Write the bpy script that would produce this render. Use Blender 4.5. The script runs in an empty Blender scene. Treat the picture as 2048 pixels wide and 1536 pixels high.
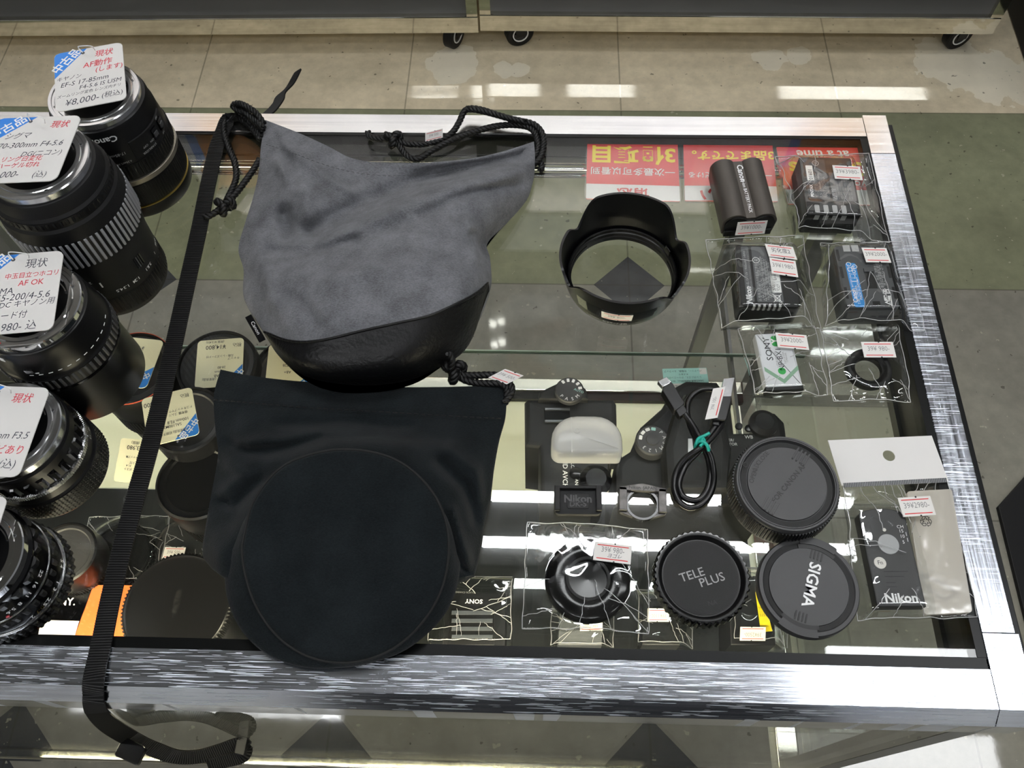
import bpy, bmesh, math, random
import numpy as np
from mathutils import Matrix, Vector, noise

S = bpy.context.scene
COL = S.collection
PI = math.pi
rnd = random.Random(7)

# ---------------------------------------------------------------- camera
IMG_W, IMG_H, F_PX = 2048, 1536, 1701.7
CAM_H = 0.52                      # above the glass top (z = 0)
FLOOR_Z = -0.85
CEIL_Z = 1.72
_p, _y, _r = math.radians(61.441), math.radians(-3.411), math.radians(-2.073)
c_f = Vector((math.sin(_y) * math.cos(_p), math.cos(_y) * math.cos(_p), -math.sin(_p)))
_rr = Vector((math.cos(_y), -math.sin(_y), 0)); _uu = _rr.cross(c_f)
c_r = math.cos(_r) * _rr + math.sin(_r) * _uu
c_u = -math.sin(_r) * _rr + math.cos(_r) * _uu
c_o = Vector((0, 0, CAM_H))
cd = bpy.data.cameras.new('camera')
cam = bpy.data.objects.new('camera', cd); COL.objects.link(cam)
cd.sensor_width = 36; cd.lens = F_PX / IMG_W * 36; cd.clip_start = .02; cd.clip_end = 60
cam.matrix_world = Matrix(((c_r.x, c_u.x, -c_f.x, c_o.x), (c_r.y, c_u.y, -c_f.y, c_o.y),
                           (c_r.z, c_u.z, -c_f.z, c_o.z), (0, 0, 0, 1)))
S.camera = cam

def at(px, py, z=0.0):
    """point of the place at height z that the photograph shows at pixel (px, py)"""
    d = c_r * ((px - IMG_W / 2) / F_PX) - c_u * ((py - IMG_H / 2) / F_PX) + c_f
    return c_o + d * ((z - CAM_H) / d.z)

# ---------------------------------------------------------------- world, exposure
W = bpy.data.worlds.new('world'); S.world = W; W.use_nodes = True
W.node_tree.nodes['Background'].inputs[0].default_value = (.93, .97, 1, 1)
W.node_tree.nodes['Background'].inputs[1].default_value = .22
vs = S.view_settings
vs.view_transform = 'Standard'; vs.look = 'None'; vs.gamma = 1; vs.use_curve_mapping = False
vs.exposure = 0.03
S.cycles.max_bounces = 10; S.cycles.transparent_max_bounces = 40
S.cycles.glossy_bounces = 5; S.cycles.diffuse_bounces = 3
S.cycles.sample_clamp_indirect = 6; S.cycles.blur_glossy = 0
TUBE_POWER = 52

# ---------------------------------------------------------------- materials
def C(h):
    h = h.lstrip('#'); o = []
    for i in (0, 2, 4):
        c = int(h[i:i + 2], 16) / 255
        o.append(c / 12.92 if c <= .04045 else ((c + .055) / 1.055) ** 2.4)
    return (*o, 1)

def nodes(name):
    m = bpy.data.materials.new(name); m.use_nodes = True
    nt = m.node_tree; return m, nt, nt.nodes['Principled BSDF']

def N(nt, t, **kw):
    n = nt.nodes.new(t)
    for k, v in kw.items():
        if k in ('ins',):
            for i, x in v.items(): n.inputs[i].default_value = x
        else: setattr(n, k, v)
    return n
L = lambda nt, a, b: nt.links.new(a, b)

def mat(name, col, rough=.5, metal=0, spec=.5, bump=0, bscale=400, var=0, vscale=60, coat=0, sheen=0, bdist=.0004):
    m, nt, b = nodes(name)
    c = C(col) if isinstance(col, str) else col
    b.inputs['Base Color'].default_value = c
    b.inputs['Roughness'].default_value = rough; b.inputs['Metallic'].default_value = metal
    b.inputs['Specular IOR Level'].default_value = spec
    b.inputs['Coat Weight'].default_value = coat
    if sheen:
        b.inputs['Sheen Weight'].default_value = sheen; b.inputs['Sheen Roughness'].default_value = .4
    tc = N(nt, 'ShaderNodeTexCoord')
    if var:
        nz = N(nt, 'ShaderNodeTexNoise', ins={'Scale': vscale, 'Detail': 4.0})
        L(nt, tc.outputs['Object'], nz.inputs['Vector'])
        r = N(nt, 'ShaderNodeMapRange', ins={1: .3, 2: .7, 3: 1 - var, 4: 1 + var})
        L(nt, nz.outputs[0], r.inputs[0])
        mx = N(nt, 'ShaderNodeMix', data_type='RGBA', blend_type='MULTIPLY'); mx.inputs[0].default_value = 1
        mx.inputs[6].default_value = c; L(nt, r.outputs[0], mx.inputs[7]); L(nt, mx.outputs[2], b.inputs['Base Color'])
    if bump:
        nz = N(nt, 'ShaderNodeTexNoise', ins={'Scale': bscale, 'Detail': 3.0})
        L(nt, tc.outputs['Object'], nz.inputs['Vector'])
        bp = N(nt, 'ShaderNodeBump', ins={'Strength': bump, 'Distance': bdist})
        L(nt, nz.outputs[0], bp.inputs['Height']); L(nt, bp.outputs[0], b.inputs['Normal'])
    return m

def emit(name, col, k):
    m, nt, b = nodes(name)
    b.inputs['Base Color'].default_value = C(col); b.inputs['Emission Color'].default_value = C(col)
    b.inputs['Emission Strength'].default_value = k
    return m

def clear(name, tint, f0=.04, rough=.0, bump=0, bscale=80, base=0.0, milk=None, milkfac=0):
    """clear sheet: straight-through transmission plus a Schlick mirror reflection, same from both faces"""
    m = bpy.data.materials.new(name); m.use_nodes = True; nt = m.node_tree; nt.nodes.clear()
    out = N(nt, 'ShaderNodeOutputMaterial')
    tr = N(nt, 'ShaderNodeBsdfTransparent'); tr.inputs[0].default_value = C(tint)
    gl = N(nt, 'ShaderNodeBsdfGlossy'); gl.inputs['Roughness'].default_value = rough
    ge = N(nt, 'ShaderNodeNewGeometry')
    dot = N(nt, 'ShaderNodeVectorMath', operation='DOT_PRODUCT')
    L(nt, ge.outputs['Incoming'], dot.inputs[0])
    if bump:
        tc = N(nt, 'ShaderNodeTexCoord'); nz = N(nt, 'ShaderNodeTexNoise', ins={'Scale': bscale, 'Detail': 2.0})
        L(nt, tc.outputs['Object'], nz.inputs['Vector'])
        bp = N(nt, 'ShaderNodeBump', ins={'Strength': bump, 'Distance': .002})
        L(nt, nz.outputs[0], bp.inputs['Height']); L(nt, bp.outputs[0], gl.inputs['Normal']); L(nt, bp.outputs[0], dot.inputs[1])
    else: L(nt, ge.outputs['Normal'], dot.inputs[1])
    ab = N(nt, 'ShaderNodeMath', operation='ABSOLUTE'); L(nt, dot.outputs['Value'], ab.inputs[0])
    om = N(nt, 'ShaderNodeMath', operation='SUBTRACT'); om.inputs[0].default_value = 1; L(nt, ab.outputs[0], om.inputs[1]); om.use_clamp = True
    pw = N(nt, 'ShaderNodeMath', operation='POWER'); pw.inputs[1].default_value = 5; L(nt, om.outputs[0], pw.inputs[0])
    ma = N(nt, 'ShaderNodeMath', operation='MULTIPLY_ADD'); ma.inputs[1].default_value = 1 - f0; ma.inputs[2].default_value = f0 + base
    ma.use_clamp = True; L(nt, pw.outputs[0], ma.inputs[0])
    mix = N(nt, 'ShaderNodeMixShader'); L(nt, ma.outputs[0], mix.inputs[0]); L(nt, gl.outputs[0], mix.inputs[2])
    if milk:
        df = N(nt, 'ShaderNodeBsdfDiffuse'); df.inputs[0].default_value = C(milk)
        tl = N(nt, 'ShaderNodeBsdfTranslucent'); tl.inputs[0].default_value = C(milk)
        m2 = N(nt, 'ShaderNodeMixShader'); m2.inputs[0].default_value = .5
        L(nt, df.outputs[0], m2.inputs[1]); L(nt, tl.outputs[0], m2.inputs[2])
        m3 = N(nt, 'ShaderNodeMixShader'); m3.inputs[0].default_value = milkfac
        L(nt, tr.outputs[0], m3.inputs[1]); L(nt, m2.outputs[0], m3.inputs[2]); L(nt, m3.outputs[0], mix.inputs[1])
    else: L(nt, tr.outputs[0], mix.inputs[1])
    L(nt, mix.outputs[0], out.inputs[0])
    return m

def brushed(name, col, rough, sx, sy, amt=.25, scratch=.0, bump=.15):
    """aluminium with drawn grain (sx, sy: noise scale along x and y) and random hairline scratches"""
    m, nt, b = nodes(name)
    b.inputs['Metallic'].default_value = 1
    tc = N(nt, 'ShaderNodeTexCoord')
    mp = N(nt, 'ShaderNodeMapping'); mp.inputs['Scale'].default_value = (sx, sy, 60); L(nt, tc.outputs['Object'], mp.inputs[0])
    nz = N(nt, 'ShaderNodeTexNoise', ins={'Scale': 1.0, 'Detail': 5.0, 'Roughness': .65}); L(nt, mp.outputs[0], nz.inputs['Vector'])
    n2 = N(nt, 'ShaderNodeTexNoise', ins={'Scale': 25.0, 'Detail': 4.0}); L(nt, tc.outputs['Object'], n2.inputs['Vector'])
    r = N(nt, 'ShaderNodeMapRange', ins={1: .3, 2: .7, 3: max(.03, rough - amt), 4: rough + amt}); L(nt, nz.outputs[0], r.inputs[0])
    L(nt, r.outputs[0], b.inputs['Roughness'])
    c = C(col)
    av = N(nt, 'ShaderNodeMath', operation='MULTIPLY_ADD'); av.inputs[1].default_value = .8; L(nt, nz.outputs[0], av.inputs[0])
    hv = N(nt, 'ShaderNodeMath', operation='MULTIPLY'); hv.inputs[1].default_value = .35; L(nt, n2.outputs[0], hv.inputs[0]); L(nt, hv.outputs[0], av.inputs[2])
    r2 = N(nt, 'ShaderNodeMapRange', ins={1: .4, 2: .75, 3: .76, 4: 1.1}); L(nt, av.outputs[0], r2.inputs[0])
    mx = N(nt, 'ShaderNodeMix', data_type='RGBA', blend_type='MULTIPLY'); mx.inputs[0].default_value = 1
    mx.inputs[6].default_value = c; L(nt, r2.outputs[0], mx.inputs[7])
    L(nt, mx.outputs[2], b.inputs['Base Color'])
    h = nz.outputs[0]
    if scratch:
        acc = None
        for k, (ang, sx_, sy_, th_) in enumerate(((.25, 28, 1300, .655), (-.8, 40, 1100, .675), (1.25, 34, 1200, .66), (1.7, 30, 900, .68))):
            mm = N(nt, 'ShaderNodeMapping'); mm.inputs['Rotation'].default_value = (0, 0, ang); mm.inputs['Scale'].default_value = (sx_, sy_, 1); mm.inputs['Location'].default_value = (k * 3.1, k * 1.7, 0)
            L(nt, tc.outputs['Object'], mm.inputs[0])
            vo = N(nt, 'ShaderNodeTexNoise', ins={'Scale': 1.0, 'Detail': 1.0}); L(nt, mm.outputs[0], vo.inputs['Vector'])
            lt = N(nt, 'ShaderNodeMath', operation='GREATER_THAN'); lt.inputs[1].default_value = th_; L(nt, vo.outputs[0], lt.inputs[0])
            if acc is None: acc = lt.outputs[0]
            else:
                ad = N(nt, 'ShaderNodeMath', operation='MAXIMUM'); L(nt, acc, ad.inputs[0]); L(nt, lt.outputs[0], ad.inputs[1]); acc = ad.outputs[0]
        rs = N(nt, 'ShaderNodeMath', operation='MULTIPLY_ADD'); rs.inputs[1].default_value = scratch; L(nt, acc, rs.inputs[0]); L(nt, r.outputs[0], rs.inputs[2]); L(nt, rs.outputs[0], b.inputs['Roughness'])
    bp = N(nt, 'ShaderNodeBump', ins={'Strength': bump, 'Distance': .0003}); L(nt, h, bp.inputs['Height']); L(nt, bp.outputs[0], b.inputs['Normal'])
    return m

M = {}
M['alu_front'] = brushed('aluminium_front', '#e3e8f2', .17, 6, 900, .07, .32, .05)
M['alu_side'] = brushed('aluminium_side', '#e3e8f2', .2, 700, 8, .08, .32, .06)
M['alu_back'] = brushed('aluminium_back', '#efeff0', .2, 6, 300, .06, .0, .05)
M['chrome'] = mat('chrome', '#d2d2d2', .07, 1)
M['chrome_soft'] = mat('chrome_soft', '#c6c7c9', .2, 1, bump=.08, bscale=300)
M['steel_dark'] = mat('steel_dark', '#77797a', .35, 1)
M['alu_old'] = brushed('aluminium_worn', '#e6e3d8', .05, 4, 60, .02, .0, .008)
M['gasket'] = mat('gasket_rubber', '#060707', .3, spec=.22)
M['rail_dark'] = mat('rail_inner', '#232423', .35, .5)
M['black'] = mat('black_plastic', '#070708', .36, spec=.35, bump=.05, bscale=900)
M['black_matte'] = mat('black_matte', '#0c0c0d', .55, spec=.3, bump=.15, bscale=1500)
M['black_gloss'] = mat('black_gloss', '#030304', .14, spec=.4)
M['black_rubber'] = mat('black_rubber', '#090909', .5, spec=.3, bump=.1, bscale=1200)
M['cap_grey'] = mat('cap_charcoal', '#2a2a2b', .42, spec=.5, bump=.12, bscale=2500)
M['cap_dark'] = mat('cap_black', '#0d0d0d', .5, spec=.35, bump=.3, bscale=3000)
M['engrave'] = mat('engraving_dark', '#0a0a0a', .5)
M['engrave_grey'] = mat('engraving_grey', '#8d8d8d', .45)
M['white_ink'] = mat('white_ink', '#e6e6e6', .5)
M['grey_ink'] = mat('grey_ink', '#7f7f7f', .5)
M['pale_ink'] = mat('pale_ink', '#a7a8a9', .5)
M['black_ink'] = mat('black_ink', '#1d1d20', .6)
M['pen_ink'] = mat('pen_ink', '#3a3d48', .6)
M['red_ink'] = mat('red_ink', '#c93434', .6)
M['red_pen'] = mat('red_pen', '#d0414e', .6)
M['blue_ink'] = mat('blue_print', '#2b7bd0', .45)
M['yellow_ink'] = mat('yellow_print', '#f2d81c', .5)
M['green_ink'] = mat('green_print', '#1fa043', .5)
M['sage_ink'] = mat('sage_print', '#7da387', .5)
M['gold'] = mat('gold_line', '#a08a4a', .3, 1)
M['card'] = mat('card_white', '#d2d0cd', .5)
M['card_cream'] = mat('card_cream', '#ece6c4', .5)
M['sticker'] = mat('sticker_paper', '#d6d3cf', .55)
M['red_card'] = mat('sign_red', '#dc3a3c', .4)
M['sign_white'] = mat('sign_white', '#e4e4e2', .4)
def nap(name, col, var, s1, s2, bump, sheen=.1):
    m, nt, b = nodes(name); c = C(col); tc = N(nt, 'ShaderNodeTexCoord')
    b.inputs['Roughness'].default_value = .95; b.inputs['Specular IOR Level'].default_value = .08
    b.inputs['Sheen Weight'].default_value = sheen; b.inputs['Sheen Roughness'].default_value = .4
    mp = N(nt, 'ShaderNodeMapping'); mp.inputs['Scale'].default_value = (1, 1.8, 1); mp.inputs['Rotation'].default_value = (0, 0, -.7); L(nt, tc.outputs['Object'], mp.inputs[0])
    n1 = N(nt, 'ShaderNodeTexNoise', ins={'Scale': s1, 'Detail': 3.0, 'Roughness': .6}); L(nt, tc.outputs['Object'], n1.inputs['Vector'])
    n2 = N(nt, 'ShaderNodeTexNoise', ins={'Scale': s2, 'Detail': 4.0, 'Roughness': .75}); L(nt, mp.outputs[0], n2.inputs['Vector'])
    ad = N(nt, 'ShaderNodeMath', operation='MULTIPLY_ADD'); ad.inputs[1].default_value = 1.3; L(nt, n2.outputs[0], ad.inputs[0]); L(nt, n1.outputs[0], ad.inputs[2])
    r = N(nt, 'ShaderNodeMapRange', ins={1: .8, 2: 1.5, 3: 1 - var, 4: 1 + var}); L(nt, ad.outputs[0], r.inputs[0])
    mx = N(nt, 'ShaderNodeMix', data_type='RGBA', blend_type='MULTIPLY'); mx.inputs[0].default_value = 1; mx.inputs[6].default_value = c
    L(nt, r.outputs[0], mx.inputs[7]); L(nt, mx.outputs[2], b.inputs['Base Color'])
    bp = N(nt, 'ShaderNodeBump', ins={'Strength': bump, 'Distance': .0012}); L(nt, n2.outputs[0], bp.inputs['Height']); L(nt, bp.outputs[0], b.inputs['Normal'])
    return m
M['suede'] = nap('grey_suede', '#6c6d71', .45, 55, 620, .9, .12)
M['velvet'] = nap('black_suede', '#191d1f', .5, 35, 700, .6, .08)
M['leather'] = mat('black_leather', '#0d0d0e', .42, spec=.3, bump=.5, bscale=330, bdist=.0012)
M['cord'] = mat('black_cord', '#060606', .45, spec=.35, bump=.3, bscale=2500)
M['webbing'] = mat('black_webbing', '#060606', .75, spec=.2)
M['thread'] = mat('thread', '#070808', .8)
M['battery_brown'] = mat('battery_brown', '#47423d', .42, metal=.3)
M['battery_black'] = mat('battery_black', '#08090b', .4, spec=.35)
M['battery_grey'] = mat('battery_grey', '#3d3f41', .5, bump=.1, bscale=2000)
M['battery_silver'] = mat('battery_silver', '#d2d3d6', .4)
M['label_grey'] = mat('label_grey', '#4b4d50', .5)
M['label_navy'] = mat('label_navy', '#2b3036', .5)
M['label_blue'] = mat('label_blue', '#1f87cf', .45)
M['contact'] = mat('contact_metal', '#a9aaab', .35, .6)
M['teal'] = mat('teal_tie', '#17a08f', .5)
M['turquoise'] = mat('turquoise_card', '#a5d5cb', .6)
M['orange'] = mat('orange_print', '#e8662c', .45)
M['ivory'] = mat('ivory_print', '#ddd9d2', .5)
M['deck'] = mat('deck_cream', '#fffbe2', .5, var=.04, vscale=9)
M['deck_mat'] = mat('deck_dark_mat', '#0d0d0d', .5, var=.2, vscale=14)
M['camera_body'] = mat('camera_body', '#0c0d0d', .5, spec=.4, bump=.2, bscale=1500)
M['panel_dark'] = mat('panel_charcoal', '#4a4a4a', .6, var=.05, vscale=8)
M['panel_white'] = mat('panel_white', '#e9e9e6', .5)
M['glass_top'] = clear('case_glass', '#fdfefd', .042)
M['glass_side'] = clear('case_side_glass', '#fcfefc', .035)
M['glass_edge'] = mat('glass_edge_green', '#9fb3a6', .3)
M['film'] = clear('clear_film', '#f8f9f8', .06, .03, .05, 60, .012)
M['film_edge'] = clear('film_fold', '#eeeeee', .10, .12, 0, 80, .16, '#ffffff', .58)  # milky white also paints the glints on film folds
M['milky'] = clear('milky_plastic', '#f2f2f0', .05, .25, 0, 80, 0, '#f2f2ee', .5)
M['sleeve'] = clear('card_sleeve', '#f2f2f2', .05, .05, .05, 60, .02)
M['bag_tint'] = clear('hazy_bag', '#f2f0ee', .08, .15, .3, 70, .05, '#fdf8ec', .55)

# ---------------------------------------------------------------- mesh helpers
class MB:
    def __init__(s): s.v = []; s.f = []; s.m = []; s.mats = []
    def mi(s, m):
        m = M[m] if isinstance(m, str) else m
        if m not in s.mats: s.mats.append(m)
        return s.mats.index(m)
    def add(s, vs, fs, m, X=None):
        k = len(s.v); i = s.mi(m)
        for v in vs:
            v = Vector(v)
            s.v.append(X @ v if X is not None else v)
        for f in fs: s.f.append([k + a for a in f]); s.m.append(i)
        return s
    def build(s, name, parent=None, smooth=35, world=False):
        me = bpy.data.meshes.new(name)
        vs = s.v
        if world and parent is not None:
            inv = parent.matrix_basis.inverted(); vs = [inv @ v for v in vs]
        me.from_pydata([tuple(v) for v in vs], [], s.f)
        for m in s.mats: me.materials.append(m)
        me.polygons.foreach_set('material_index', s.m)
        bm = bmesh.new(); bm.from_mesh(me); bmesh.ops.recalc_face_normals(bm, faces=bm.faces); bm.to_mesh(me); bm.free()
        if smooth:
            me.polygons.foreach_set('use_smooth', [True] * len(me.polygons)); me.set_sharp_from_angle(angle=math.radians(smooth))
        me.update()
        o = bpy.data.objects.new(name, me); COL.objects.link(o)
        if parent is not None: o.parent = parent
        return o

def thing(name, label, cat, loc=(0, 0, 0), rz=0, group=None):
    o = bpy.data.objects.new(name, None); COL.objects.link(o); o.empty_display_size = .02
    o.matrix_basis = Matrix.Translation(Vector(loc)) @ Matrix.Rotation(rz, 4, 'Z')
    o['label'] = label; o['category'] = cat
    if group: o['group'] = group
    return o

def struct(o): o['kind'] = 'structure'; return o

def off_poly(pts, d):
    """inset a CCW outline by d"""
    n = len(pts); out = []
    for i in range(n):
        a, b, c = Vector(pts[i - 1]), Vector(pts[i]), Vector(pts[(i + 1) % n])
        e1 = (b - a).normalized(); e2 = (c - b).normalized()
        n1 = Vector((-e1.y, e1.x)); n2 = Vector((-e2.y, e2.x)); s = n1 + n2
        if s.length < 1e-6: s = n1
        s.normalize(); k = max(.35, s.dot(n1))
        out.append(tuple(b + s * (d / k)))
    return out

def ccw(pts):
    a = sum(pts[i - 1][0] * pts[i][1] - pts[i][0] * pts[i - 1][1] for i in range(len(pts)))
    return list(pts) if a > 0 else list(reversed(pts))

def prism(b, pts, z0, z1, m, ch=0, X=None, chb=0):
    pts = ccw([tuple(p[:2]) for p in pts]); n = len(pts)
    rings = []
    if chb: rings += [(off_poly(pts, chb), z0), (pts, z0 + chb), (pts, z0 + chb * 1.08)]
    else: rings += [(pts, z0)]
    if ch: rings += [(pts, z1 - ch * 1.08), (pts, z1 - ch), (off_poly(pts, ch * .3), z1 - ch * .3), (off_poly(pts, ch), z1), (off_poly(pts, ch * 1.08), z1)]
    else: rings += [(pts, z1)]
    vs = [(p[0], p[1], z) for r, z in rings for p in r]; fs = []
    for k in range(len(rings) - 1):
        for i in range(n):
            j = (i + 1) % n; fs.append([k * n + i, k * n + j, (k + 1) * n + j, (k + 1) * n + i])
    fs.append(list(range(n))[::-1]); fs.append([(len(rings) - 1) * n + i for i in range(n)])
    return b.add(vs, fs, m, X)

def rrect(w, h, r, n=5, cx=0, cy=0):
    o = []
    for (sx, sy, a0) in ((1, 1, 0), (-1, 1, PI / 2), (-1, -1, PI), (1, -1, 1.5 * PI)):
        for i in range(n + 1):
            a = a0 + i / n * PI / 2
            o.append((cx + sx * (w / 2 - r) + r * math.cos(a), cy + sy * (h / 2 - r) + r * math.sin(a)))
    return o

def circ(r, n=48, cx=0, cy=0): return [(cx + r * math.cos(2 * PI * i / n), cy + r * math.sin(2 * PI * i / n)) for i in range(n)]

def box(b, x0, x1, y0, y1, z0, z1, m, ch=0, X=None):
    return prism(b, [(x0, y0), (x1, y0), (x1, y1), (x0, y1)], z0, z1, m, ch, X)

def lathe(b, prof, m, n=72, X=None, teeth=None, closed=False, cap=True):
    """prof: [(r, z)] or [(r, z, depth)] - depth modulates radius with `teeth` square ribs"""
    vs = []; fs = []; k = len(prof)
    if teeth: n = teeth * 4
    for p in prof:
        d = p[2] if len(p) > 2 else 0
        for i in range(n):
            a = 2 * PI * i / n
            r = p[0] - (d if (teeth and i % 4 in (2, 3)) else 0)
            vs.append((r * math.cos(a), r * math.sin(a), p[1]))
    rng = k if closed else k - 1
    for q in range(rng):
        for i in range(n):
            j = (i + 1) % n; q2 = (q + 1) % k
            fs.append([q * n + i, q * n + j, q2 * n + j, q2 * n + i])
    if not closed and cap:
        if prof[0][0] > 1e-6: fs.append(list(range(n))[::-1])
        if prof[-1][0] > 1e-6: fs.append([(k - 1) * n + i for i in range(n)])
    return b.add(vs, fs, m, X)

def ring(b, r0, r1, z0, z1, m, n=72, X=None, ch=0):
    if ch: pr = [(r0, z0), (r1, z0), (r1, z1 - ch), (r1 - ch, z1), (r0 + ch, z1), (r0, z1 - ch)]
    else: pr = [(r0, z0), (r1, z0), (r1, z1), (r0, z1)]
    return lathe(b, pr, m, n, X, closed=True)

def cat_rom(P, n):
    """resample a list of points / arrays with Catmull-Rom to n samples"""
    P = [np.array(p, float) for p in P]; k = len(P) - 1; out = []
    for i in range(n):
        t = i / (n - 1) * k; j = min(int(t), k - 1); t -= j
        p1, p2 = P[j], P[j + 1]
        p0 = P[j - 1] if j > 0 else 2 * p1 - p2
        p3 = P[j + 2] if j + 2 <= k else 2 * p2 - p1
        out.append(.5 * (2 * p1 + (p2 - p0) * t + (2 * p0 - 5 * p1 + 4 * p2 - p3) * t * t + (3 * p1 - p0 - 3 * p2 + p3) * t ** 3))
    return out

def even(P, step):
    """arc-length resample of a smooth path through P"""
    Q = cat_rom(P, max(8, len(P) * 14)); s = [0]
    for a, b_ in zip(Q, Q[1:]): s.append(s[-1] + float(np.linalg.norm(b_ - a)))
    n = max(3, int(s[-1] / step) + 1); out = []; j = 0
    for i in range(n):
        d = s[-1] * i / (n - 1)
        while j < len(s) - 2 and s[j + 1] < d: j += 1
        t = (d - s[j]) / max(1e-9, s[j + 1] - s[j]); out.append(Vector(Q[j] * (1 - t) + Q[j + 1] * t))
    return out

def frames(P):
    T = [(P[min(i + 1, len(P) - 1)] - P[max(i - 1, 0)]).normalized() for i in range(len(P))]
    u = T[0].orthogonal().normalized(); out = []
    for t in T:
        u = (u - t * u.dot(t)).normalized(); out.append((t, u, t.cross(u)))
    return out

def tube(b, P, r, m, n=10, X=None, cap=True):
    P = [Vector(p) for p in P]; F = frames(P); vs = []; fs = []
    for i, (p, (t, u, w)) in enumerate(zip(P, F)):
        rr = r[i] if isinstance(r, (list, tuple)) else r
        for k in range(n):
            a = 2 * PI * k / n; vs.append(p + (u * math.cos(a) + w * math.sin(a)) * rr)
    for i in range(len(P) - 1):
        for k in range(n):
            j = (k + 1) % n; fs.append([i * n + k, i * n + j, (i + 1) * n + j, (i + 1) * n + k])
    if cap: fs.append(list(range(n))[::-1]); fs.append([(len(P) - 1) * n + k for k in range(n)])
    return b.add(vs, fs, m, X)

def rope(b, P, R, m='cord', strands=3, pitch=.010):
    """laid cord: strands wound round a path"""
    Q = even(P, .0011); F = frames(Q); step = (Q[1] - Q[0]).length
    for s in range(strands):
        pts = []
        for i, (p, (t, u, w)) in enumerate(zip(Q, F)):
            a = 2 * PI * (i * step / pitch + s / strands)
            pts.append(p + (u * math.cos(a) + w * math.sin(a)) * R * .5)
        tube(b, pts, R * .58, m, 7)
    return b

def ribbon(b, P, w, th, side, m):
    """flat strap along P; side(i, tangent) gives the across direction"""
    vs = []; fs = []; n = len(P)
    for i in range(n):
        t = (P[min(i + 1, n - 1)] - P[max(i - 1, 0)]).normalized()
        a = Vector(side(i / (n - 1), t)); a = (a - t * a.dot(t)).normalized(); nn = t.cross(a)
        for (x, y) in ((-.5, -.5), (.5, -.5), (.5, .5), (-.5, .5)): vs.append(P[i] + a * (w * x) + nn * (th * y))
    for i in range(n - 1):
        for k in range(4):
            j = (k + 1) % 4; fs.append([i * 4 + k, i * 4 + j, i * 4 + 4 + j, i * 4 + 4 + k])
    fs.append([3, 2, 1, 0]); fs.append([(n - 1) * 4 + k for k in range(4)])
    return b.add(vs, fs, m)

_tc = {}
def text_geo(s, bold=0, shear=0, sx=1):
    k = (s, bold, shear, sx)
    if k not in _tc:
        c = bpy.data.curves.new('lettering', 'FONT'); c.body = s; c.size = 1; c.resolution_u = 2
        c.offset = bold; c.shear = shear; c.align_x = 'CENTER'; c.align_y = 'CENTER'
        o = bpy.data.objects.new('lettering', c); COL.objects.link(o)
        dg = bpy.context.evaluated_depsgraph_get(); me = bpy.data.meshes.new_from_object(o.evaluated_get(dg))
        vs = [(v.co.x * sx, v.co.y, 0) for v in me.vertices]; fs = [list(p.vertices) for p in me.polygons]
        bpy.data.objects.remove(o); bpy.data.curves.remove(c); bpy.data.meshes.remove(me)
        _tc[k] = (vs, fs)
    return _tc[k]

def text(b, s, x, y, z, size, m, rot=0, bold=0, shear=0, sx=1, X=None, fit=None, align='c'):
    vs, fs = text_geo(s, bold, shear, sx)
    if not vs: return b
    xs = [v[0] for v in vs]; w = max(xs) - min(xs); k = size
    if fit: k = min(size, fit / max(w, 1e-6))
    ox = {'c': 0, 'l': -min(xs), 'r': -max(xs)}[align]
    T = Matrix.Translation((x, y, z)) @ Matrix.Rotation(rot, 4, 'Z') @ Matrix.Scale(k, 4) @ Matrix.Translation((ox, 0, 0))
    if X is not None: T = X @ T
    return b.add(vs, fs, m, T)

def wrap_text(b, s, r, th, z, size, m, up=1, slope=0, bold=0, sx=1):
    """lettering laid on the outside of an upright barrel of radius r at angle th (radians), centre height z"""
    vs, fs = text_geo(s, bold, 0, sx); out = []
    for v in vs:
        a = th + up * v[0] * size / r; zz = z + up * v[1] * size
        rr = r + slope * (zz - z) + .00015
        out.append((rr * math.cos(a), rr * math.sin(a), zz))
    return b.add(out, fs, m)

def quad_frame(q, z):
    """centre, angle, width, depth of a level rectangle whose corners TL, TR, BR, BL show at pixels q"""
    a, b_, c, d = [at(*p, z) for p in q]
    cen = (a + b_ + c + d) / 4; ux = (b_ - a) + (c - d); uy = (a - d) + (b_ - c)
    ang = math.atan2(ux.y, ux.x); w = ux.length / 2; h = uy.length / 2
    ay = math.atan2(uy.y, uy.x) - PI / 2
    return cen, (ang + ay) / 2, w, h

def price_sticker(b, X, w, h, s, two=None, ink='grey_ink', pen=None):
    """paper price label with two red rules and stamped figures, lying in the local XY of X"""
    prism(b, [(-w / 2, -h / 2), (w / 2, -h / 2), (w / 2, h / 2), (-w / 2, h / 2)], 0, .0002, 'sticker', 0, X)
    for y in (.36, -.36):
        prism(b, [(-w * .42, y * h - h * .025), (w * .42, y * h - h * .025), (w * .42, y * h + h * .025), (-w * .42, y * h + h * .025)], .0002, .00027, 'red_ink', 0, X)
    for y in (.49, -.49):
        prism(b, circ(h * .05, 8, w * .05, y * h), .0002, .00028, 'black_ink', 0, X)
    text(b, s, 0, h * (.05 if not pen else .12), .00029, h * .42, ink, 0, 0, 0, .8, X, fit=w * .86)
    if pen: text(b, pen, w * .05, -h * .18, .00029, h * .26, 'pen_ink', 0, 0, .3, 1, X)

def lift(cen, ang, z, rx=0, ry=0):
    return Matrix.Translation((cen.x, cen.y, z)) @ Matrix.Rotation(ang, 4, 'Z') @ Matrix.Rotation(rx, 4, 'X') @ Matrix.Rotation(ry, 4, 'Y')
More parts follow.
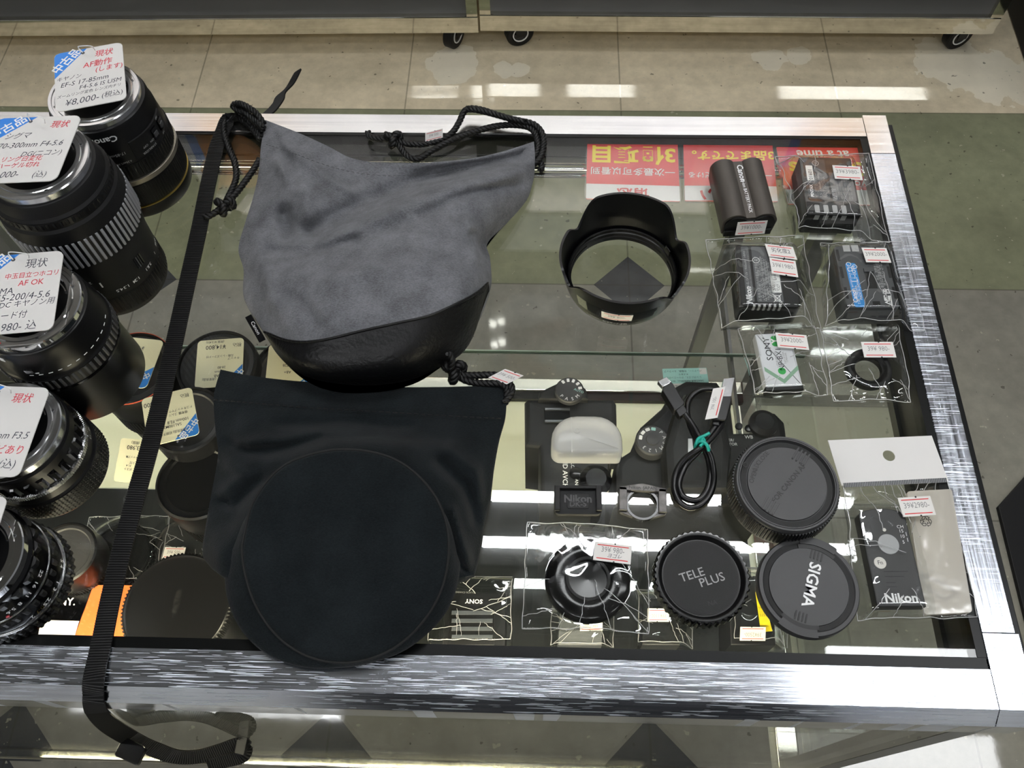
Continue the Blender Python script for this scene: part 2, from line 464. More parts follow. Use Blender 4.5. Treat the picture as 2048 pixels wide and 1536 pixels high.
# ---------------------------------------------------------------- the setting: floor, ceiling, back wall
def floor_material():
    m, nt, b = nodes('worn_floor_tiles')
    tc = N(nt, 'ShaderNodeTexCoord'); sp = N(nt, 'ShaderNodeSeparateXYZ'); L(nt, tc.outputs['Object'], sp.inputs[0])
    def mth(op, a, b_=None, c=None, cl=False):
        n = N(nt, 'ShaderNodeMath', operation=op); n.use_clamp = cl
        for i, x in enumerate((a, b_, c)):
            if x is None: continue
            if isinstance(x, (int, float)): n.inputs[i].default_value = x
            else: L(nt, x, n.inputs[i])
        return n.outputs[0]
    def mixc(f, a, b_, mode='MIX'):
        n = N(nt, 'ShaderNodeMix', data_type='RGBA', blend_type=mode)
        for i, x in ((0, f), (6, a), (7, b_)):
            if isinstance(x, (int, float)): n.inputs[i].default_value = x
            elif isinstance(x, tuple): n.inputs[i].default_value = x
            else: L(nt, x, n.inputs[i])
        return n.outputs[2]
    X, Y = sp.outputs[0], sp.outputs[1]
    big = N(nt, 'ShaderNodeTexNoise', ins={'Scale': 5.0, 'Detail': 6.0, 'Roughness': .62}); L(nt, tc.outputs['Object'], big.inputs['Vector'])
    fine = N(nt, 'ShaderNodeTexNoise', ins={'Scale': 42.0, 'Detail': 5.0, 'Roughness': .6}); L(nt, tc.outputs['Object'], fine.inputs['Vector'])
    beige = mth('GREATER_THAN', Y, 1.437)
    green = mth('GREATER_THAN', Y, .968)
    c = mixc(green, C('#88857a'), C('#81836a'))
    c = mixc(beige, c, C('#d1c4a9'))
    tone = mth('MULTIPLY_ADD', big.outputs[0], .8, .6)
    tn2 = mth('MULTIPLY_ADD', fine.outputs[0], .5, .75)
    vec = N(nt, 'ShaderNodeCombineColor')
    t = mth('MULTIPLY', tone, tn2)
    for i in range(3): L(nt, t, vec.inputs[i])
    c = mixc(1.0, c, vec.outputs[0], 'MULTIPLY')
    # seams: cell coordinates
    def cell(v, o, p):
        f = mth('FRACT', mth('ADD', mth('DIVIDE', mth('SUBTRACT', v, o), p), 100.0))
        d = mth('MINIMUM', f, mth('SUBTRACT', 1.0, f)); return mth('MULTIPLY', d, p)
    dx = cell(X, .178, .481); dy = cell(Y, .968, .469)
    seam = mth('LESS_THAN', mth('MINIMUM', dx, dy), .0016)
    # black lozenges where four tiles meet (not in the beige aisle)
    loz = mth('MULTIPLY', mth('LESS_THAN', mth('ADD', dx, dy), .069), mth('LESS_THAN', Y, 1.3))
    loz = mth('MULTIPLY', loz, mth('LESS_THAN', X, .5))
    c = mixc(loz, c, mixc(1.0, C('#434446'), vec.outputs[0], 'MULTIPLY'))
    c = mixc(mth('MULTIPLY', seam, .45), c, C('#3a382f'))
    # pale patches where the wax has lifted
    nz = N(nt, 'ShaderNodeTexNoise', ins={'Scale': 16.0, 'Detail': 5.0}); L(nt, tc.outputs['Object'], nz.inputs['Vector'])
    acc = None
    for (px, py, r) in ((908, 128, .058), (1008, 138, .026), (1038, 138, .024), (1915, 145, .075), (1960, 165, .05), (2010, 140, .07), (2045, 165, .08), (1900, 105, .06), (1545, 118, .035), (1600, 112, .03), (1985, 190, .03)):
        p = at(px, py, FLOOR_Z)
        d = mth('SQRT', mth('ADD', mth('POWER', mth('SUBTRACT', X, p.x), 2.0), mth('POWER', mth('SUBTRACT', Y, p.y), 2.0)))
        k = mth('GREATER_THAN', mth('SUBTRACT', mth('MULTIPLY', nz.outputs[0], r * 2.2), d), r * .12)
        acc = k if acc is None else mth('MAXIMUM', acc, k)
    c = mixc(mth('MULTIPLY', mth('MULTIPLY', acc, beige), .7), c, C('#e4ddca'))
    # scuffs
    sc = N(nt, 'ShaderNodeTexNoise', ins={'Scale': 75.0, 'Detail': 2.0}); L(nt, tc.outputs['Object'], sc.inputs['Vector'])
    c = mixc(mth('MULTIPLY', mth('GREATER_THAN', sc.outputs[0], .72), .5), c, C('#b8b49f'))
    c = mixc(mth('MULTIPLY', mth('LESS_THAN', sc.outputs[0], .27), .6), c, C('#37342c'))
    L(nt, c, b.inputs['Base Color'])
    L(nt, mth('MULTIPLY_ADD', fine.outputs[0], .07, .005), b.inputs['Roughness'])
    b.inputs['Specular IOR Level'].default_value = .55
    bp = N(nt, 'ShaderNodeBump', ins={'Strength': .010, 'Distance': .002}); L(nt, sc.outputs[0], bp.inputs['Height']); L(nt, bp.outputs[0], b.inputs['Normal'])
    return m
M['floor'] = floor_material()
b = MB(); box(b, -4, 4, -3, 7.6, FLOOR_Z - .05, FLOOR_Z, 'floor'); struct(b.build('floor'))
M['ceiling'] = mat('ceiling_grey', '#767674', .8)
b = MB(); box(b, -4, 4, -3, 7.6, CEIL_Z, CEIL_Z + .05, 'ceiling'); struct(b.build('ceiling'))
M['wall'] = mat('wall_paint', '#d7d5cf', .8)
b = MB(); box(b, -4, 4, 7.5, 7.6, FLOOR_Z, CEIL_Z, 'wall'); struct(b.build('wall_back'))
WALL_FRONT = 1

# ---------------------------------------------------------------- ceiling lamps (twin tubes)
M['tube'] = emit('lamp_tube', '#fbfdff', TUBE_POWER)
M['lamp_white'] = mat('lamp_housing', '#2c2c2c', .6)
M['tube_panel_far'] = emit('lamp_diffuser_bright', '#fbfdff', 27)
M['tube_panel'] = emit('lamp_diffuser', '#fbfdff', 15)
M['case_tube'] = emit('case_lamp_tube', '#fff3cf', 90)
def lamp(label, x0, x1, y, gap=.13, panel=0):
    t = thing('ceiling_lamp', label, 'lamp', ((x0 + x1) / 2, y, CEIL_Z), 0, 'twin-tube ceiling lamps')
    h = (x1 - x0) / 2
    b = MB(); box(b, -h - .02, h + .02, -.12, .12, -.035, 0, 'lamp_white', .004); b.build('housing', t)
    if panel:
        b = MB(); box(b, -h, h, -panel / 2, panel / 2, -.06, -.036, 'tube_panel' if y > 0 else 'tube_panel_far', .004); b.build('diffuser', t); return t
    for s in (-1, 1):
        b = MB(); tube(b, [(-h, s * gap / 2, -.055), (h, s * gap / 2, -.055)], .0145, 'tube', 14); b.build('lamp_tube', t)
        for e in (-1, 1):
            b = MB(); box(b, e * (h + .004) - .012, e * (h + .004) + .012, s * gap / 2 - .015, s * gap / 2 + .015, -.072, -.033, 'lamp_white'); b.build('socket', t)
    return t
lamp('twin-tube ceiling lamp mirrored as two bright bars in the glass counter', -.34, .86, .775)
lamp('twin-tube ceiling lamp above the front right corner of the counter', .735, 1.94, .385, .07, .15)




lamp('unseen twin-tube ceiling lamp added for general light, above the left end of the counter', -2.0, -.8, -.4)  # added out of view as general fill light
lamp('short panel ceiling lamp behind the counter, left of two side by side', -.35, -.035, -1.065, .07, .14)
lamp('short panel ceiling lamp behind the counter, right of two side by side', .155, .57, -1.065, .07, .14)
lamp('twin-tube ceiling lamp behind the counter at the far left', -.74, -.44, -1.065)
lamp('long panel ceiling lamp behind the counter on the right', 1.5, 2.4, -1.065, .07, .14)
lamp('twin-tube ceiling lamp above the aisle cabinets on the left', -1.6, -.4, 2.4)
lamp('twin-tube ceiling lamp above the aisle cabinets on the right', .6, 1.8, 2.4)

# ---------------------------------------------------------------- the glass counter
XL, XI, XO = -.78, .267, .288
YF, YI, YB, YO = .076, .098, .5175, .541
case = thing('glass_counter', 'aluminium-framed glass display counter covered with used lenses, pouches and accessories', 'display counter', (0, .3, FLOOR_Z))
def cpart(b, name, smooth=30): return b.build(name, case, smooth, world=True)
def extrude_x(b, prof, x0, x1, m):
    n = len(prof); vs = [(x, p[0], p[1]) for x in (x0, x1) for p in prof]
    fs = [[i, (i + 1) % n, n + (i + 1) % n, n + i] for i in range(n)] + [list(range(n))[::-1], [n + i for i in range(n)]]
    return b.add(vs, fs, m)
def extrude_y(b, prof, y0, y1, m):
    n = len(prof); vs = [(p[0], y, p[1]) for y in (y0, y1) for p in prof]
    fs = [[i, (i + 1) % n, n + (i + 1) % n, n + i] for i in range(n)] + [list(range(n))[::-1], [n + i for i in range(n)]]
    return b.add(vs, fs, m)
zt = .0012
b = MB(); extrude_x(b, [(YI, zt), (YI + .0004, zt - .0008), (YI, -.036), (.068, -.036), (.068, -.008), (YF - .0006, zt - .0006), (YF, zt)], XL, XI - .0006, 'alu_front'); cpart(b, 'front_rail')
b = MB(); extrude_x(b, [(YB, zt), (YO - .003, zt), (YO, -.003), (YO, -.036), (YB + .004, -.036), (YB + .004, -.006), (YB, -.004)], XL, XI - .0006, 'alu_back'); cpart(b, 'back_rail')
sp = [(XI, zt), (XO - .002, zt), (XO, -.002), (XO, -.036), (XI + .003, -.036), (XI + .003, -.006), (XI, -.004)]
b = MB(); extrude_y(b, sp, .1195, .4985, 'alu_side'); cpart(b, 'side_rail')
b = MB(); extrude_y(b, sp, .4992, YO, 'alu_back'); cpart(b, 'corner_piece')
cp = [(.068, -.008), (YF, zt), (.1188, zt), (.1188, -.036), (.068, -.036)]
b = MB(); extrude_x(b, [(y, z) for y, z in cp], XI, XO, 'alu_front'); cpart(b, 'corner_piece')
# black edging outside the side rail
b = MB(); box(b, XO, XO + .004, .08, .535, -.03, -.003, 'gasket', .0006); cpart(b, 'edge_strip')
# rubber gaskets round the pane
b = MB(); box(b, XL, XI - .001, YI + .0004, YI + .0068, -.012, .0004, 'gasket'); cpart(b, 'gasket')
b = MB(); box(b, XI - .0058, XI, YI + .007, YB - .0026, -.012, .0004, 'gasket'); cpart(b, 'gasket')
b = MB(); box(b, XL, XI, YB - .0025, YB, -.012, .0004, 'gasket'); cpart(b, 'gasket')
b = MB(); box(b, XL, XI - .0058, YI + .0068, YB - .0025, -.005, 0, 'glass_top'); cpart(b, 'glass_top', 0)
# channels under the pane
b = MB(); box(b, XI - .004, XI + .003, .1, YB, -.045, -.0125, 'rail_dark'); box(b, XI - .007, XI - .004, .1, YB, -.045, -.036, 'rail_dark'); cpart(b, 'side_channel')
b = MB(); box(b, XL, XI, YB - .002, YB + .004, -.0225, -.0125, 'gasket'); cpart(b, 'back_channel')
b = MB(); box(b, XL, XI, YB - .004, YB + .004, -.0315, -.023, 'chrome'); cpart(b, 'back_channel')
for k, (dy, z) in enumerate(((.006, -.034), (.009, -.0385))):
    b = MB(); tube(b, [(XL, YB - dy, z), (XI - .01, YB - dy, z)], .0021, 'chrome', 12); cpart(b, 'door_track')
# panes and posts below
BZ = -.47
b = MB(); box(b, XL, XI - .012, .069, .073, BZ, -.036, 'glass_side'); cpart(b, 'front_pane', 0)
b = MB(); box(b, .277, .281, .09, .52, BZ, -.036, 'glass_side'); cpart(b, 'side_pane', 0)
for y0 in (.072, .525):
    b = MB(); box(b, .268, .286, y0, y0 + .016, FLOOR_Z, -.036, 'steel_dark', .002); cpart(b, 'corner_post')
b = MB(); box(b, XL, .267, .075, .53, BZ - .018, BZ, 'deck'); cpart(b, 'bottom_deck')
b = MB(); box(b, XL, .255, .08, .378, BZ, BZ + .004, 'deck_mat'); cpart(b, 'deck_mat')
b = MB(); box(b, XL, .268, .522, .541, BZ - .03, BZ + .012, 'alu_old', .002); cpart(b, 'bottom_rail')
b = MB(); box(b, XL, .268, .512, .522, BZ, BZ + .008, 'gasket'); cpart(b, 'door_sill')
b = MB(); box(b, XL, .268, .068, .08, BZ - .03, BZ + .004, 'alu_old', .002); cpart(b, 'bottom_rail')
b = MB(); box(b, .262, .286, .08, .53, BZ - .03, BZ + .004, 'alu_old', .002); cpart(b, 'bottom_rail')
SZ = -.2
b = MB(); box(b, XL, .262, .085, .428, SZ - .005, SZ, 'glass_side'); cpart(b, 'shelf_pane', 0)
b = MB(); box(b, XL, .262, .428, .4292, SZ - .005, SZ, 'glass_edge'); cpart(b, 'shelf_edge')
for x in (.19, -.55):
    b = MB(); prism(b, [(.53, -.225), (.53, -.206), (.30, -.206), (.30, -.211)], 0, .003, 'steel_dark', 0, Matrix(((0, 0, 1, x), (1, 0, 0, 0), (0, 1, 0, 0), (0, 0, 0, 1))))
    box(b, x - .006, x + .009, .524, .534, BZ, -.04, 'steel_dark'); cpart(b, 'shelf_bracket')

# ---------------------------------------------------------------- cabinets across the aisle
def reflect_blocks_material():  # unseen colour blocks, added for their reflections in the counter rails
    m, nt, b = nodes('reflection_colour_blocks')
    tc = N(nt, 'ShaderNodeTexCoord'); mp = N(nt, 'ShaderNodeMapping'); mp.inputs['Scale'].default_value = (5, 1, 4); L(nt, tc.outputs['Object'], mp.inputs[0])
    vo = N(nt, 'ShaderNodeTexVoronoi', distance='CHEBYCHEV', ins={'Scale': 1.0, 'Randomness': .7}); L(nt, mp.outputs[0], vo.inputs['Vector'])
    sp = N(nt, 'ShaderNodeSeparateColor'); L(nt, vo.outputs['Color'], sp.inputs[0])
    r = N(nt, 'ShaderNodeValToRGB'); r.color_ramp.interpolation = 'CONSTANT'; e = r.color_ramp.elements
    e[0].position = 0; e[0].color = C('#f2f2f0'); e[1].position = .62; e[1].color = C('#dddbdc')
    for p_, c_ in ((.77, '#7d9fdc'), (.80, '#efe6c8'), (.86, '#c98a4a'), (.92, '#3a3c44')):
        q = e.new(p_); q.color = C(c_)
    L(nt, sp.outputs[0], r.inputs[0]); L(nt, r.outputs[0], b.inputs['Base Color']); b.inputs['Roughness'].default_value = .5
    return m
M['reflect_blocks'] = reflect_blocks_material(); M['cab_fill'] = emit('fill_tube_glow', '#fff8f4', 20)
CB = FLOOR_Z + .075
def cabinet(label, pa, pb, flip):
    A, B_ = at(*pa, CB), at(*pb, CB); d = B_ - A; w = d.length; a = math.atan2(d.y, d.x)
    t = thing('wheeled_cabinet', label, 'cabinet', (A.x, A.y, FLOOR_Z), a, 'wheeled cabinets across the aisle')
    z0, z1, zm = .075, 2.35, .80
    b = MB(); box(b, .02, w - .02, .012, .40, z0 + .03, zm, 'panel_dark'); b.build('front_panel', t)
    b = MB(); box(b, 0, w, 0, .42, z0, z0 + .042, 'alu_old', .003); b.build('bottom_rail', t)
    for x in (0, w - .024):
        b = MB(); box(b, x, x + .024, 0, .42, z0 + .042, z1, 'alu_old', .003); b.build('corner_post', t)
    b = MB(); box(b, .02, w - .02, .02, .40, zm + .03, z1 - .03, 'reflect_blocks'); b.build('reflection_board', t)
    b = MB(); tube(b, [(.05, -.035, z1 - .12), (w - .05, -.035, z1 - .12)], .0145, 'cab_fill', 12); b.build('fill_tube', t)  # added fill tube, brightens the unseen board mirrored in the back rail
    b = MB(); box(b, .02, w - .02, -.075, -.062, z1 - .19, z1 - .03, 'panel_white'); b.build('fill_shield', t)  # added shield, keeps the fill tube out of the glass top's reflection
    for r in range(3):
        b = MB(); zz = zm + .1 + r * .36; box(b, .025, w - .025, -.05, .02, zz - .012, zz, 'panel_white'); b.build('display_shelf', t)
    b = MB(); box(b, 0, w, 0, .42, zm, zm + .03, 'alu_old', .003); b.build('middle_rail', t)
    for cx in ((w - .06, .35) if flip else (.085, w - .045)):
        b = MB(); X = Matrix.Translation((cx, .05, .033)) @ Matrix.Rotation(.35 if not flip else 1.1, 4, 'Z') @ Matrix.Rotation(PI / 2, 4, 'X')
        ring(b, .019, .033, -.011, .011, 'black_rubber', 36, X, .003); ring(b, .004, .019, -.009, .009, 'black_gloss', 36, X)
        w_ = b.build('caster_wheel', t)
        b = MB(); ring(b, .0165, .019, .0095, .0115, 'white_ink', 32, X); ring(b, .0165, .019, -.0115, -.0095, 'white_ink', 32, X); b.build('hub_ring', w_)
        b = MB(); box(b, cx - .02, cx + .02, .03, .07, .062, .075, 'steel_dark', .002)
        X2 = Matrix.Translation((cx, .05, 0)) @ Matrix.Rotation(.35 if not flip else 1.1, 4, 'Z')
        for s in (-1, 1): box(b, -.012, .012, s * .0145 - .001, s * .0145 + .001, .03, .064, 'black', 0, X2)
        b.build('caster_fork', t)
    return t, w, a, A
cl = cabinet('charcoal cabinet on casters with an aluminium base rail, left of the gap', (-420, 75), (957, 65.5), True)
cr = cabinet('charcoal cabinet on casters with an aluminium base rail, right of the gap', (961, 61.5), (1985, 68.5), False)
p, q = at(2012, 14, FLOOR_Z), at(2056, 150, FLOOR_Z)
dv = (q - p).normalized(); nv = Vector((-dv.y, dv.x, 0))
if nv.x < 0: nv = -nv
t = thing('side_cabinet', 'black cabinet cut off by the right edge, beyond the charcoal cabinet', 'cabinet', (p.x, p.y, FLOOR_Z))
b = MB(); prism(b, [p - dv * .3, q + dv * .2, q + dv * .2 + nv * .6, p - dv * .3 + nv * .6], FLOOR_Z + .004, FLOOR_Z + .9, 'black_matte', .004); b.build('carcass', t, world=True)
b = MB(); prism(b, [p - dv * .28 + nv * .02, q + dv * .18 + nv * .02, q + dv * .18 + nv * .58, p - dv * .28 + nv * .58], FLOOR_Z, FLOOR_Z + .004, 'black'); b.build('plinth', t, world=True)
# black mat on the floor to the right of the counter
k = at(1992, 1016, FLOOR_Z)
t = MB(); prism(t, [(k.x, k.y), (k.x + .35, k.y + .33), (k.x + .75, k.y - .07), (k.x + .4, k.y - .42), (k.x - .005, k.y - .42)], FLOOR_Z, FLOOR_Z + .008, 'black_matte', .002)
o = t.build('floor_mat'); o['label'] = 'black mat on the floor beside the right end of the glass counter'; o['category'] = 'mat'

# warm tube lamp tucked under the front rail of the counter, lighting the shelf
b = MB(); box(b, XL, .2, .076, .104, -.052, -.0375, 'rail_dark', .002); cpart(b, 'case_lamp_housing')
b = MB(); tube(b, [(XL + .04, .095, -.057), (.17, .095, -.057)], .0065, 'case_tube', 12); cpart(b, 'case_lamp_tube')

b = MB(); box(b, -4, 4, -3, -2.9, FLOOR_Z, CEIL_Z, 'reflect_blocks'); struct(b.build('wall_front'))
M['reflection_dark'] = mat('reflection_dark', '#15161b', .5)
b = MB(); box(b, -.85, 1.15, -2.9, -2.86, FLOOR_Z, 1.25, 'reflection_dark', .004); struct(b.build('dark_reflection_panel'))  # unseen dark panel added so the front chamfer mirrors something dark
# ---------------------------------------------------------------- lenses standing on the glass, front end down
def affine(q, z):
    zs = z if isinstance(z, (list, tuple)) else [z] * 4
    a, b_, c, d = [at(*p, zz) for p, zz in zip(q, zs)]
    cen = (a + b_ + c + d) / 4; ux = ((b_ - a) + (c - d)) / 2; uy = ((a - d) + (b_ - c)) / 2
    w, h = ux.length, uy.length; ux = ux / w; uy = uy / h; n = ux.cross(uy).normalized()
    X = Matrix(((ux.x, uy.x, n.x, cen.x), (ux.y, uy.y, n.y, cen.y), (ux.z, uy.z, n.z, cen.z), (0, 0, 0, 1)))
    return X, w, h

def tag(label, q, z, lines, stock='card', corner='tl', hole=(-.08, .43), flip=False, group='used-goods price tags', string=None, blue=True):
    X, w, h = affine(q, z)
    if flip: X = X @ Matrix.Rotation(PI, 4, 'Z')
    cen = X.translation.copy()
    t = thing('price_tag', label, 'price tag', cen, 0, group)
    b = MB(); o = rrect(w, h, min(w, h) * .09, 4)
    prism(b, o, -.0003, .0003, stock, 0, X)
    if blue:
        rr = min(w, h) * .09
        prism(b, [(-w * .5 + .0001, h * .5 - rr), (-w * .5 + rr * .3, h * .5 - rr * .3), (-w * .5 + rr, h * .5 - .0001), (-w * .02, h * .5 - .0001), (-w * .5 + .0001, h * .06)], .0003, .00036, 'blue_ink', 0, X)
        text(b, '中古品', -w * .315, h * .335, .0004, h * .15, 'sign_white', math.atan2(h * .44, w * .48), .018, 0, 1, X)
    hx, hy = hole[0] * w, hole[1] * h
    prism(b, circ(h * .022, 14, hx, hy), .0003, .00037, 'label_grey', 0, X)
    for (s, u, v, sz, m, sh) in lines:
        text(b, s, u * w, v * h, .00045, sz * h, m, sh * .12, .004 if m != 'pen_ink' else -.004, sh, .9, X, fit=w * min(.92, 2 * (.475 - abs(u))))
    b.build('card', t, 0, world=True)
    if string:
        b = MB(); P = [X @ Vector((hx, hy, .0006)), X @ Vector((hx - .002, hy + .004, .003))] + [Vector(p) for p in string]
        tube(b, even(P, .0015), .0004, 'sign_white', 6); b.build('string', t, world=True)
    return t

def patch(b, r, th0, th1, z0, z1, dr, m, n=14):
    """raised curved plate on a barrel"""
    vs = []; fs = []
    for i in range(n + 1):
        a = th0 + (th1 - th0) * i / n
        for (rr, z) in ((r - .001, z0), (r + dr, z0), (r + dr, z1), (r - .001, z1)): vs.append((rr * math.cos(a), rr * math.sin(a), z))
    for i in range(n):
        for k in range(4):
            j = (k + 1) % 4; fs.append([i * 4 + k, i * 4 + j, i * 4 + 4 + j, i * 4 + 4 + k])
    fs.append([0, 1, 2, 3]); fs.append([n * 4 + k for k in (3, 2, 1, 0)])
    return b.add(vs, fs, m)

def lens(label, px, H, r_top, collar=.0345, chrome='chrome_soft', dark_well=True):
    p = at(*px, H); t = thing('camera_lens', label, 'camera lens', (p.x, p.y, 0), 0, 'used lenses along the left edge')
    b = MB(); r0 = r_top - .0085
    lathe(b, [(r0, H - .005), (r_top - .0005, H - .006), (r_top, H - .0055), (r_top, H - .0008), (r_top - .0006, H), (r_top - .0028, H), (r_top - .0030, H - .0006), (r0 + .0035, H - .0006), (r0 + .003, H - .0001), (r0 + .0006, H), (r0, H - .0006)], chrome, 96, closed=True)
    for k in range(4):
        a = .5 + k * PI / 2; X = Matrix.Translation(((r_top - .0048) * math.cos(a), (r_top - .0048) * math.sin(a), H - .0007))
        prism(b, circ(.0011, 12), 0, .00035, 'steel_dark', 0, X); prism(b, [(-.0008, -.00015), (.0008, -.00015), (.0008, .00015), (-.0008, .00015)], .0003, .0004, 'black', 0, X)
    for k in range(3):
        a = -1.1 + k * 2.09
        patch(b, r0 - .0002, a - .45, a + .45, H - .0045, H - .003, -.0018, chrome)
    b.build('mount_ring', t)
    b = MB(); lathe(b, [(r0 + .0004, H - .004), (r0 - .0005, H - .0045), (r0 - .001, H - .013), (.0165, H - .014), (.0165, H - .011), (.0145, H - .0105), (.0145, H - .0128)], 'black', 64)
    for k in range(8):
        a = -2.3 + k * .13; X = Matrix.Rotation(a, 4, 'Z') @ Matrix.Translation((.0195, 0, H - .012)); prism(b, circ(.0008, 8), 0, .004, 'gold', 0, X)
    b.build('rear_barrel', t)
    b = MB(); lathe(b, [(.0143, H - .0127), (.0143, H - .0118), (.009, H - .0108), (0, H - .0103)], M['lens_glass'], 48); b.build('rear_element', t)
    return t, (p.x, p.y)
M['webbing_rib'] = mat('webbing_rib', '#131314', .55)
M['black_satin'] = mat('black_satin', '#060607', .3, spec=.4, bump=.08, bscale=1500)
M['lens_glass'] = mat('coated_glass', '#141022', .03, spec=.8, coat=1)
M['rib_grey'] = mat('rubber_rib_grey', '#8b8c8f', .5, spec=.5)
M['rib_dark'] = mat('rubber_rib_dark', '#3a3b3d', .5, spec=.5)
M['bronze'] = mat('bronze_ring', '#8d877a', .35, .8)
M['red_dot'] = mat('red_mark', '#d01c2c', .4)
def th(c, px, py, z): q = at(px, py, z); return math.atan2(q.y - c[1], q.x - c[0])
def seg(t, name, prof, m, teeth=None, n=96):
    b = MB(); lathe(b, prof, m, n, None, teeth); return b.build(name, t, 25)
def ribs(t, name, r, z0, z1, teeth, depth, m, under='black', n=96):
    b = MB(); lathe(b, [(r - depth * .55, z0), (r - depth * .55, z1)], under, n)
    lathe(b, [(r - depth - .002, z0 + .0005), (r - .0002, z0 + .0006, depth), (r, z0 + .0014, depth), (r, z1 - .0014, depth), (r - .0002, z1 - .0006, depth), (r - depth - .002, z1 - .0005)], m, n, None, teeth)
    return b.build(name, t, 25)

# 1: wide zoom at the back
t, c = lens('black zoom lens with bronze ring standing at the back left corner', (187, 186), .092, .0325)
seg(t, 'barrel', [(.0335, 0), (.0378, .0005), (.0388, .003), (.0388, .011), (.0382, .0125), (.0385, .014), (.0382, .036), (.0372, .0405), (.0375, .056), (.0371, .062), (.0366, .066), (.0362, .074), (.0353, .076), (.035, .0835), (.034, .0865), (.031, .0868)], 'black')
seg(t, 'front_ring', [(.0384, .0118), (.0392, .012), (.0392, .0129), (.0384, .0131)], 'gold')
ribs(t, 'focus_ring', .0391, .0142, .034, 110, .0008, 'black_rubber')
seg(t, 'trim_ring', [(.038, .0355), (.0393, .0358), (.039, .0396), (.038, .04)], 'bronze')
ribs(t, 'zoom_ring', .0386, .041, .0545, 84, .001, 'black_rubber')
b = MB(); a = th(c, 318, 262, .066)
patch(b, .0368, a - .62, a + .42, .0555, .0725, .0009, 'black_matte')
for k, s in enumerate((-.05, .2)):
    patch(b, .0377, a + s - .07, a + s + .07, .0605 + k * .0005, .0700, .0012, 'black_gloss')
    patch(b, .0387, a + s - .05, a + s + .05, .0632, .0668, .0010, 'rib_dark')
b.build('switch_panel', t)
b = MB(); a2 = th(c, 205, 262, .08)
wrap_text(b, 'Canon', .0352, a2, .0795, .0072, 'white_ink', -1, 0, .02)
a3 = th(c, 246, 237, .084); patch(b, .0346, a3 - .045, a3 + .045, .0795, .0825, .0003, 'white_ink')
for s, zz, q, sz in (('STABILIZER', .058, a - .30, .0026), ('ON', .0625, a - .18, .0026), ('OFF', .0625, a - .36, .0026), ('AF', .072, a + .18, .0026), ('MF', .0575, a + .18, .0026), ('0.35m/1.1ft', .058, a2 + .15, .0024), ('17-85mm', .0665, a2 + .1, .0034)):
    wrap_text(b, s, .0378, q, zz, sz, 'pale_ink', -1)
b.build('printed_marks', t, 0)

# 2: long zoom with the pale ribbed ring
t, c = lens('long black zoom lens with a wide pale-grey ribbed ring, second from the back', (72, 319), .125, .0325)
seg(t, 'barrel', [(.033, 0), (.0355, .0005), (.0362, .003), (.0362, .0235), (.0366, .025), (.0372, .044), (.0388, .054), (.0395, .060), (.04, .064), (.0402, .092), (.0394, .099), (.038, .101), (.0376, .108), (.0362, .11), (.0352, .1165), (.034, .119), (.031, .1193)], 'black_matte')
ribs(t, 'focus_ring', .0369, .0045, .0215, 78, .0009, 'black_rubber')
ribs(t, 'zoom_ring', .0412, .064, .089, 64, .0016, 'rib_grey')
ribs(t, 'aperture_ring', .0385, .102, .1075, 60, .0008, 'black_rubber')
b = MB()
for s, px, py in (('4.5', 238, 579), ('1.3', 247, 564), ('4', 265, 559), ('1.2', 267, 551), ('1.1', 283, 530), ('3.5', 294, 527), ('1', 299, 503), ('0.95', 301, 483)):
    wrap_text(b, s, .0368, th(c, px, py, .03), .0285, .0040, 'white_ink', -1, .05, .01)
for s, px, py in (('180', 177, 545), ('2', 181, 553), ('30', 163, 533)):
    wrap_text(b, s, .0376, th(c, px, py, .045), .0445, .0036, 'white_ink', -1, .1, .01)
a = th(c, 200, 552, .04); patch(b, .0368, a - .012, a + .012, .037, .042, .0006, 'white_ink')
b.build('printed_marks', t, 0)
b = MB()
for k in range(4): a = th(c, 258, 515, .04) + (k - 1.5) * .05; patch(b, .0370, a - .012, a + .012, .036, .0465, .0011, 'black_gloss')
b.build('lock_ridges', t)

# 3: hooded zoom
t, c = lens('black lens with a smooth deep hood and red mount dot, third from the back', (54, 607), .09, .0325, chrome='chrome')
seg(t, 'lens_hood', [(.0345, 0), (.0366, .0004), (.0368, .002), (.036, .046), (.0345, .0465)], 'black_satin')
seg(t, 'barrel', [(.034, .0462), (.0372, .0466), (.0376, .048), (.0376, .059), (.037, .060), (.0364, .062), (.0362, .071), (.0352, .0735), (.0348, .081), (.0338, .084), (.031, .0842)], 'black')
seg(t, 'hood_rim', [(.0366, .0452), (.0381, .0456), (.0381, .0474), (.0366, .0478)], 'black_gloss')
ribs(t, 'focus_ring', .0386, .0485, .0585, 58, .0013, 'rib_dark')
b = MB()
for k in range(12): a = -1.55 + k * .16; patch(b, .0363, a - .035, a + .035, .0645, .0649, .0003, 'white_ink')
a = th(c, 5, 685, .088); X = Matrix.Translation((.0303 * math.cos(a), .0303 * math.sin(a), .0896)); prism(b, circ(.0013, 16), 0, .0004, 'red_dot', 0, X)
a = th(c, 6, 709, .08); patch(b, .0345, a - .05, a + .05, .0765, .0795, .0009, 'white_ink')
a = th(c, 80, 715, .066); patch(b, .0362, a - .03, a + .05, .0665, .0672, .0004, 'white_ink')
wrap_text(b, 'AF', .0363, a - .12, .0668, .003, 'white_ink', -1); wrap_text(b, 'M', .0363, a - .12, .0705, .003, 'white_ink', -1)
b.build('printed_marks', t, 0)
b = MB(); a = th(c, 70, 700, .07); patch(b, .0362, a - .07, a + .07, .066, .0712, .0008, 'black_gloss'); b.build('focus_switch', t)

